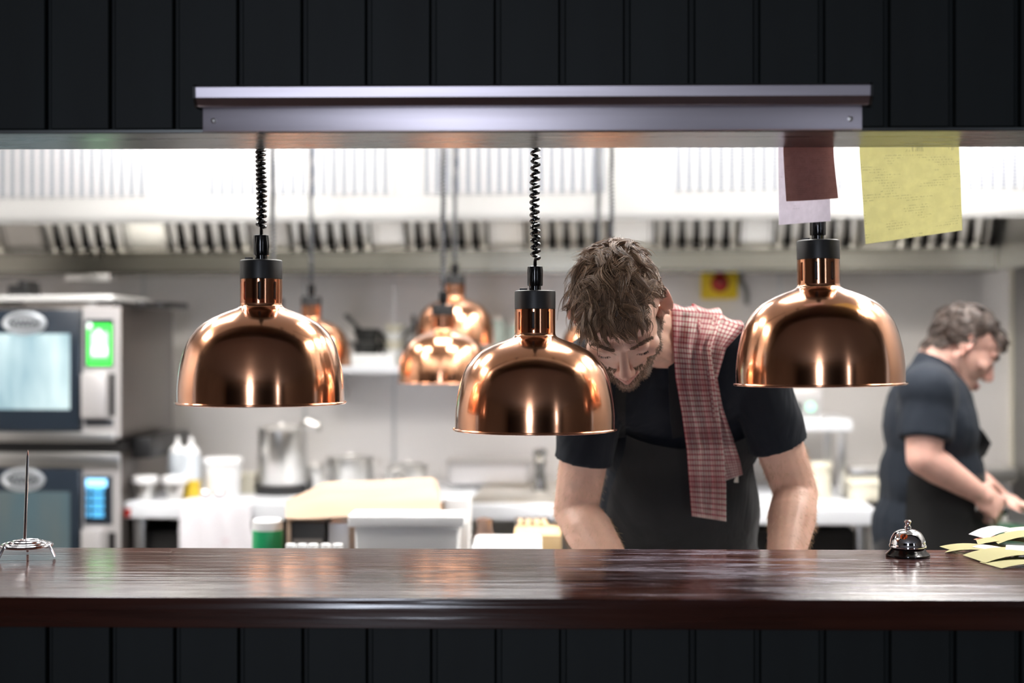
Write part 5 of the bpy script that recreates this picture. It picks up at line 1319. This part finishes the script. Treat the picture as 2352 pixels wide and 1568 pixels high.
# ---------- the curly haired cook, in profile
Y2 = 4.12
def Q(px, py, dy=0): return P(px, py, Y2 + dy)
HC2 = Q(2212, 795)
HM2 = Matrix.Translation(HC2) @ Matrix.Rotation(radians(90), 4, 'Z') @ Matrix.Rotation(radians(37), 4, 'X')
nk = Q(2138, 868); hp = Q(2118, 1255, .0); hp.z = .90
s_n = Q(2128, 905, -.17); s_f = Q(2150, 895, .17); e_n = Q(2122, 1052, -.21); w_n = Q(2240, 1128, -.19); e_f = Q(2185, 1060, .20); w_f = Q(2300, 1150, .08)
def torso2(b, inf=0):
    a = (hp - nk).normalized()
    ell(b, nk.lerp(hp, .30) + Vector((.005, 0, 0)), (.118 + inf, .175 + inf, .17 + inf)); ell(b, nk.lerp(hp, .62) + Vector((.015, 0, 0)), (.132 + inf, .165 + inf, .17 + inf)); ell(b, hp + Vector((.01, 0, .02)), (.135 + inf, .172 + inf, .16 + inf))
    for s in (s_n, s_f): cap_tube(b, nk.lerp(hp, .08), s, .075 + inf, .066 + inf); cap_tube(b, nk.lerp(hp, .3), s, .08 + inf, .066 + inf)
def leg2(b, s, inf=0):
    y = hp.y + s * .09; k = Vector((hp.x + .03, y, .48)); an = Vector((hp.x - .01 + .02 * s, y, .10)); cap_tube(b, (hp.x + .01, y, .82), k, .09 + inf, .066 + inf); cap_tube(b, k, an, .064 + inf, .042 + inf); return an
b = nb(); torso2(b)
for sh_, el2, wr_ in ((s_n, e_n, w_n), (s_f, e_f, w_f)):
    mid = sh_.lerp(el2, .5); cap_tube(b, sh_, mid, .062, .056); cap_tube(b, mid, el2, .056, .048); f3 = el2.lerp(wr_, .3); cap_tube(b, el2, f3, .048, .047); cap_tube(b, f3, wr_, .047, .030)
for s in (-1, 1): an = leg2(b, s); cap_tube(b, an, an + Vector((.03, 0, -.045)), .04, .035); cap_tube(b, an + Vector((.02, 0, -.06)), an + Vector((.16, 0, -.068)), .032, .026)
cap_tube(b, nk, HM2 @ Vector((0, .04, -.045)), .068, .058); cap_tube(b, nk + Vector((.03, 0, -.01)), HM2 @ Vector((0, .0, -.065)), .055, .05)
head_shape(b, HM2)
fw = (Q(2300, 1172, -.18) - w_n); hand(b, w_n, fw, (.1, .9, -.5), (.6, .2, .7), (.75, 1.2, .8), .98)
fw2 = Vector((.12, -.05, -.03)); hand(b, w_f, fw2, (.1, -.2, -1), (.3, -1, 0), (.4, .6, .5), .98)
body2 = union(b, .0045, 3, 'body'); SK2 = (.72, .42, .34)
tint_head(body2, HM2, SK2, .14, (.10, .065, .05))
root2 = bpy.data.objects.new('person', None); COL.objects.link(root2); base2 = Vector((hp.x, hp.y, 0)); root2.location = base2
tag(root2, 'person with dark curly hair in profile, dark T-shirt, cutting at the side table', 'person')
def len2(p): return .028 + .020 * sm(.02, .09, p.z)
H2 = grow_messy(body2, HM2, 5200, 13, len2, 2.6, 170)
child('body', body2, skin_mat('skin_pink', SK2, HM2, None), root2, base2)
strands('hair', H2, root2, M['hair2'], base2, .0009, .0004)
rnd = random.Random(14); brow = []
for s in (-1, 1):
    for k in range(160):
        tt = rnd.random(); p = Vector((s * (.012 + .036 * tt), -.0985 + .018 * tt ** 1.5, .024 + .003 * sin(tt * 3) + rnd.uniform(-.004, .004)))
        brow.append([HM2 @ (p + Vector((s * .7, -.2, .2)) * .009 * j / 3) for j in range(4)])
strands('eyebrows', brow, root2, M['hair2'], base2, .0006, .0002)
for HMx, rt, bs in ((HM, root1, base1), (HM2, root2, base2)):
    for s in (-1, 1):
        c = HMx @ Vector((s * .031, -.0745, -.003)); b = nb(); ell(b, c, (.0108, .0108, .0108)); ob = link_mesh('eye', b, mat('eye_white', (.55, .52, .5), .2), rt, bs, 80)
        c2 = HMx @ Vector((s * .031, -.0815, -.006)); b = nb(); ell(b, c2, (.0042, .0042, .0042)); link_mesh('iris', b, mat('eye_dark', (.03, .02, .015), .1), ob, bs, 80)
b = nb(); torso2(b, .014)
for sh_, el2 in ((s_n, e_n), (s_f, e_f)):
    e = sh_.lerp(el2, .72); d = (e - sh_).normalized(); up_ = d.to_track_quat('Z', 'Y').to_matrix(); cap_tube(b, sh_, sh_.lerp(e, .4), .075, .073)
    t_ = bmesh.new(); ln_ = (e - sh_).length; lathe(t_, (0, 0, 0), [(0, .02), (.070, .02), (.073, ln_ * .6), (.075, ln_), (0, ln_)], 36)
    for v in t_.verts: v.co = sh_ + up_ @ v.co
    add_bm(b, t_)
cap_tube(b, nk, nk.lerp(HM2 @ Vector((0, .04, -.045)), .25), .080, .070)
tee2 = union(b, .008, 3, 'tshirt')
for v, vn in zip(tee2.vertices, [q.normal.copy() for q in tee2.vertices]): p = v.co.copy(); v.co = p + vn * (noise.noise(Vector((p.x * 10, p.y * 8, p.z * 12))) * .008)
child('tshirt', tee2, M['tee2'], root2, base2)
# apron: skirt round the hips with a bib flap falling forward
b = nb(); rows = []
for j in range(17):
    z = 1.10 - j * .036; row = []
    for i in range(29):
        a = -2.2 + 4.4 * i / 28; rx_ = .158 + .010 * sin(j * .5) + .015 * (j / 16); ry_ = .195 + .01 * (j / 16); row.append(Vector((hp.x + .012 + rx_ * cos(a), hp.y + ry_ * sin(a) + .003 * sin(i * 1.7), z)))
    rows.append(row)
sheet(b, rows, .002); ap2 = link_mesh('apron', b, M['apron'], root2, base2, 80)
f = [Q(2205, 940, -.10), Q(2232, 962, -.10), Q(2262, 990, -.09), Q(2279, 1018, -.09), Q(2262, 1045, -.08), Q(2240, 1062, -.07), Q(2215, 1060, -.05)]
b = nb(); c0 = Q(2200, 1000, -.02); rows = []
for s in range(7): rows.append([c0.lerp(p, s / 6) + Vector((0, .14 * (1 - s / 6) * 0 + .012 * sin(s + k), 0)) for k, p in enumerate(f)])
sheet(b, rows[1:], .003); link_mesh('bib', b, M['apron'], ap2, base2, 80)
b = nb(); rows = []
pz = [Q(2130, 1080, -.18), Q(2170, 1085, -.185), Q(2200, 1092, -.17)]
b.free()
b = nb(); ell(b, hp + Vector((0.01, 0, -.02)), (.150, .185, .15))
for s in (-1, 1): an = leg2(b, s, .018); cap_tube(b, an + Vector((0, 0, .05)), an + Vector((0, 0, -.02)), .06, .064)
child('trousers', union(b, .010, 3, 'trousers'), M['trouser'], root2, base2)
for s in (-1, 1):
    an = Vector((hp.x - .01 + .02 * s, hp.y + s * .09, .10)); b = nb(); cap_tube(b, an + Vector((-.02, 0, -.058)), an + Vector((.18, 0, -.062)), .046, .036); cap_tube(b, an + Vector((0, 0, -.02)), an + Vector((.05, 0, -.05)), .05, .042)
    me = union(b, .007, 2, 'shoe')
    for v in me.vertices: v.co.z = max(v.co.z, .001)
    child('shoe', me, M['shoe'], root2, base2)
# knife in his hand
k0 = Q(2243, 1163, -.17); k1 = Q(2312, 1172, -.17); k2 = Q(2400, 1196, -.17)
t = Thing('kitchen_knife', 'kitchen knife with a dark handle held by the curly haired cook', 'knife', k0)
d = (k1 - k0).normalized()
t.part('handle', tube(nb(), [k0, k0.lerp(k1, .2), k0.lerp(k1, .8), k1], [.013, .012, .011, .012], 12), M['plastic'])
t.part('end_cap', tube(nb(), [k0 - d * .006, k0 - d * .0005], [.012, .013], 12), M['chrome'])
b = nb(); u_ = Vector((0, 0, 1)); pts = [k1, k1 + d * .004 - u_ * .028, k2 - d * .05 - u_ * .022, k2, k1 + u_ * .010 + d * .002]
A = [b.verts.new(p + Vector((0, -.0009, 0))) for p in pts]; B = [b.verts.new(p + Vector((0, .0009, 0))) for p in pts]
for i in range(5): b.faces.new((A[i], A[(i + 1) % 5], B[(i + 1) % 5], B[i]))
b.faces.new(A[::-1]); b.faces.new(B); t.part('blade', b, M['knife'])
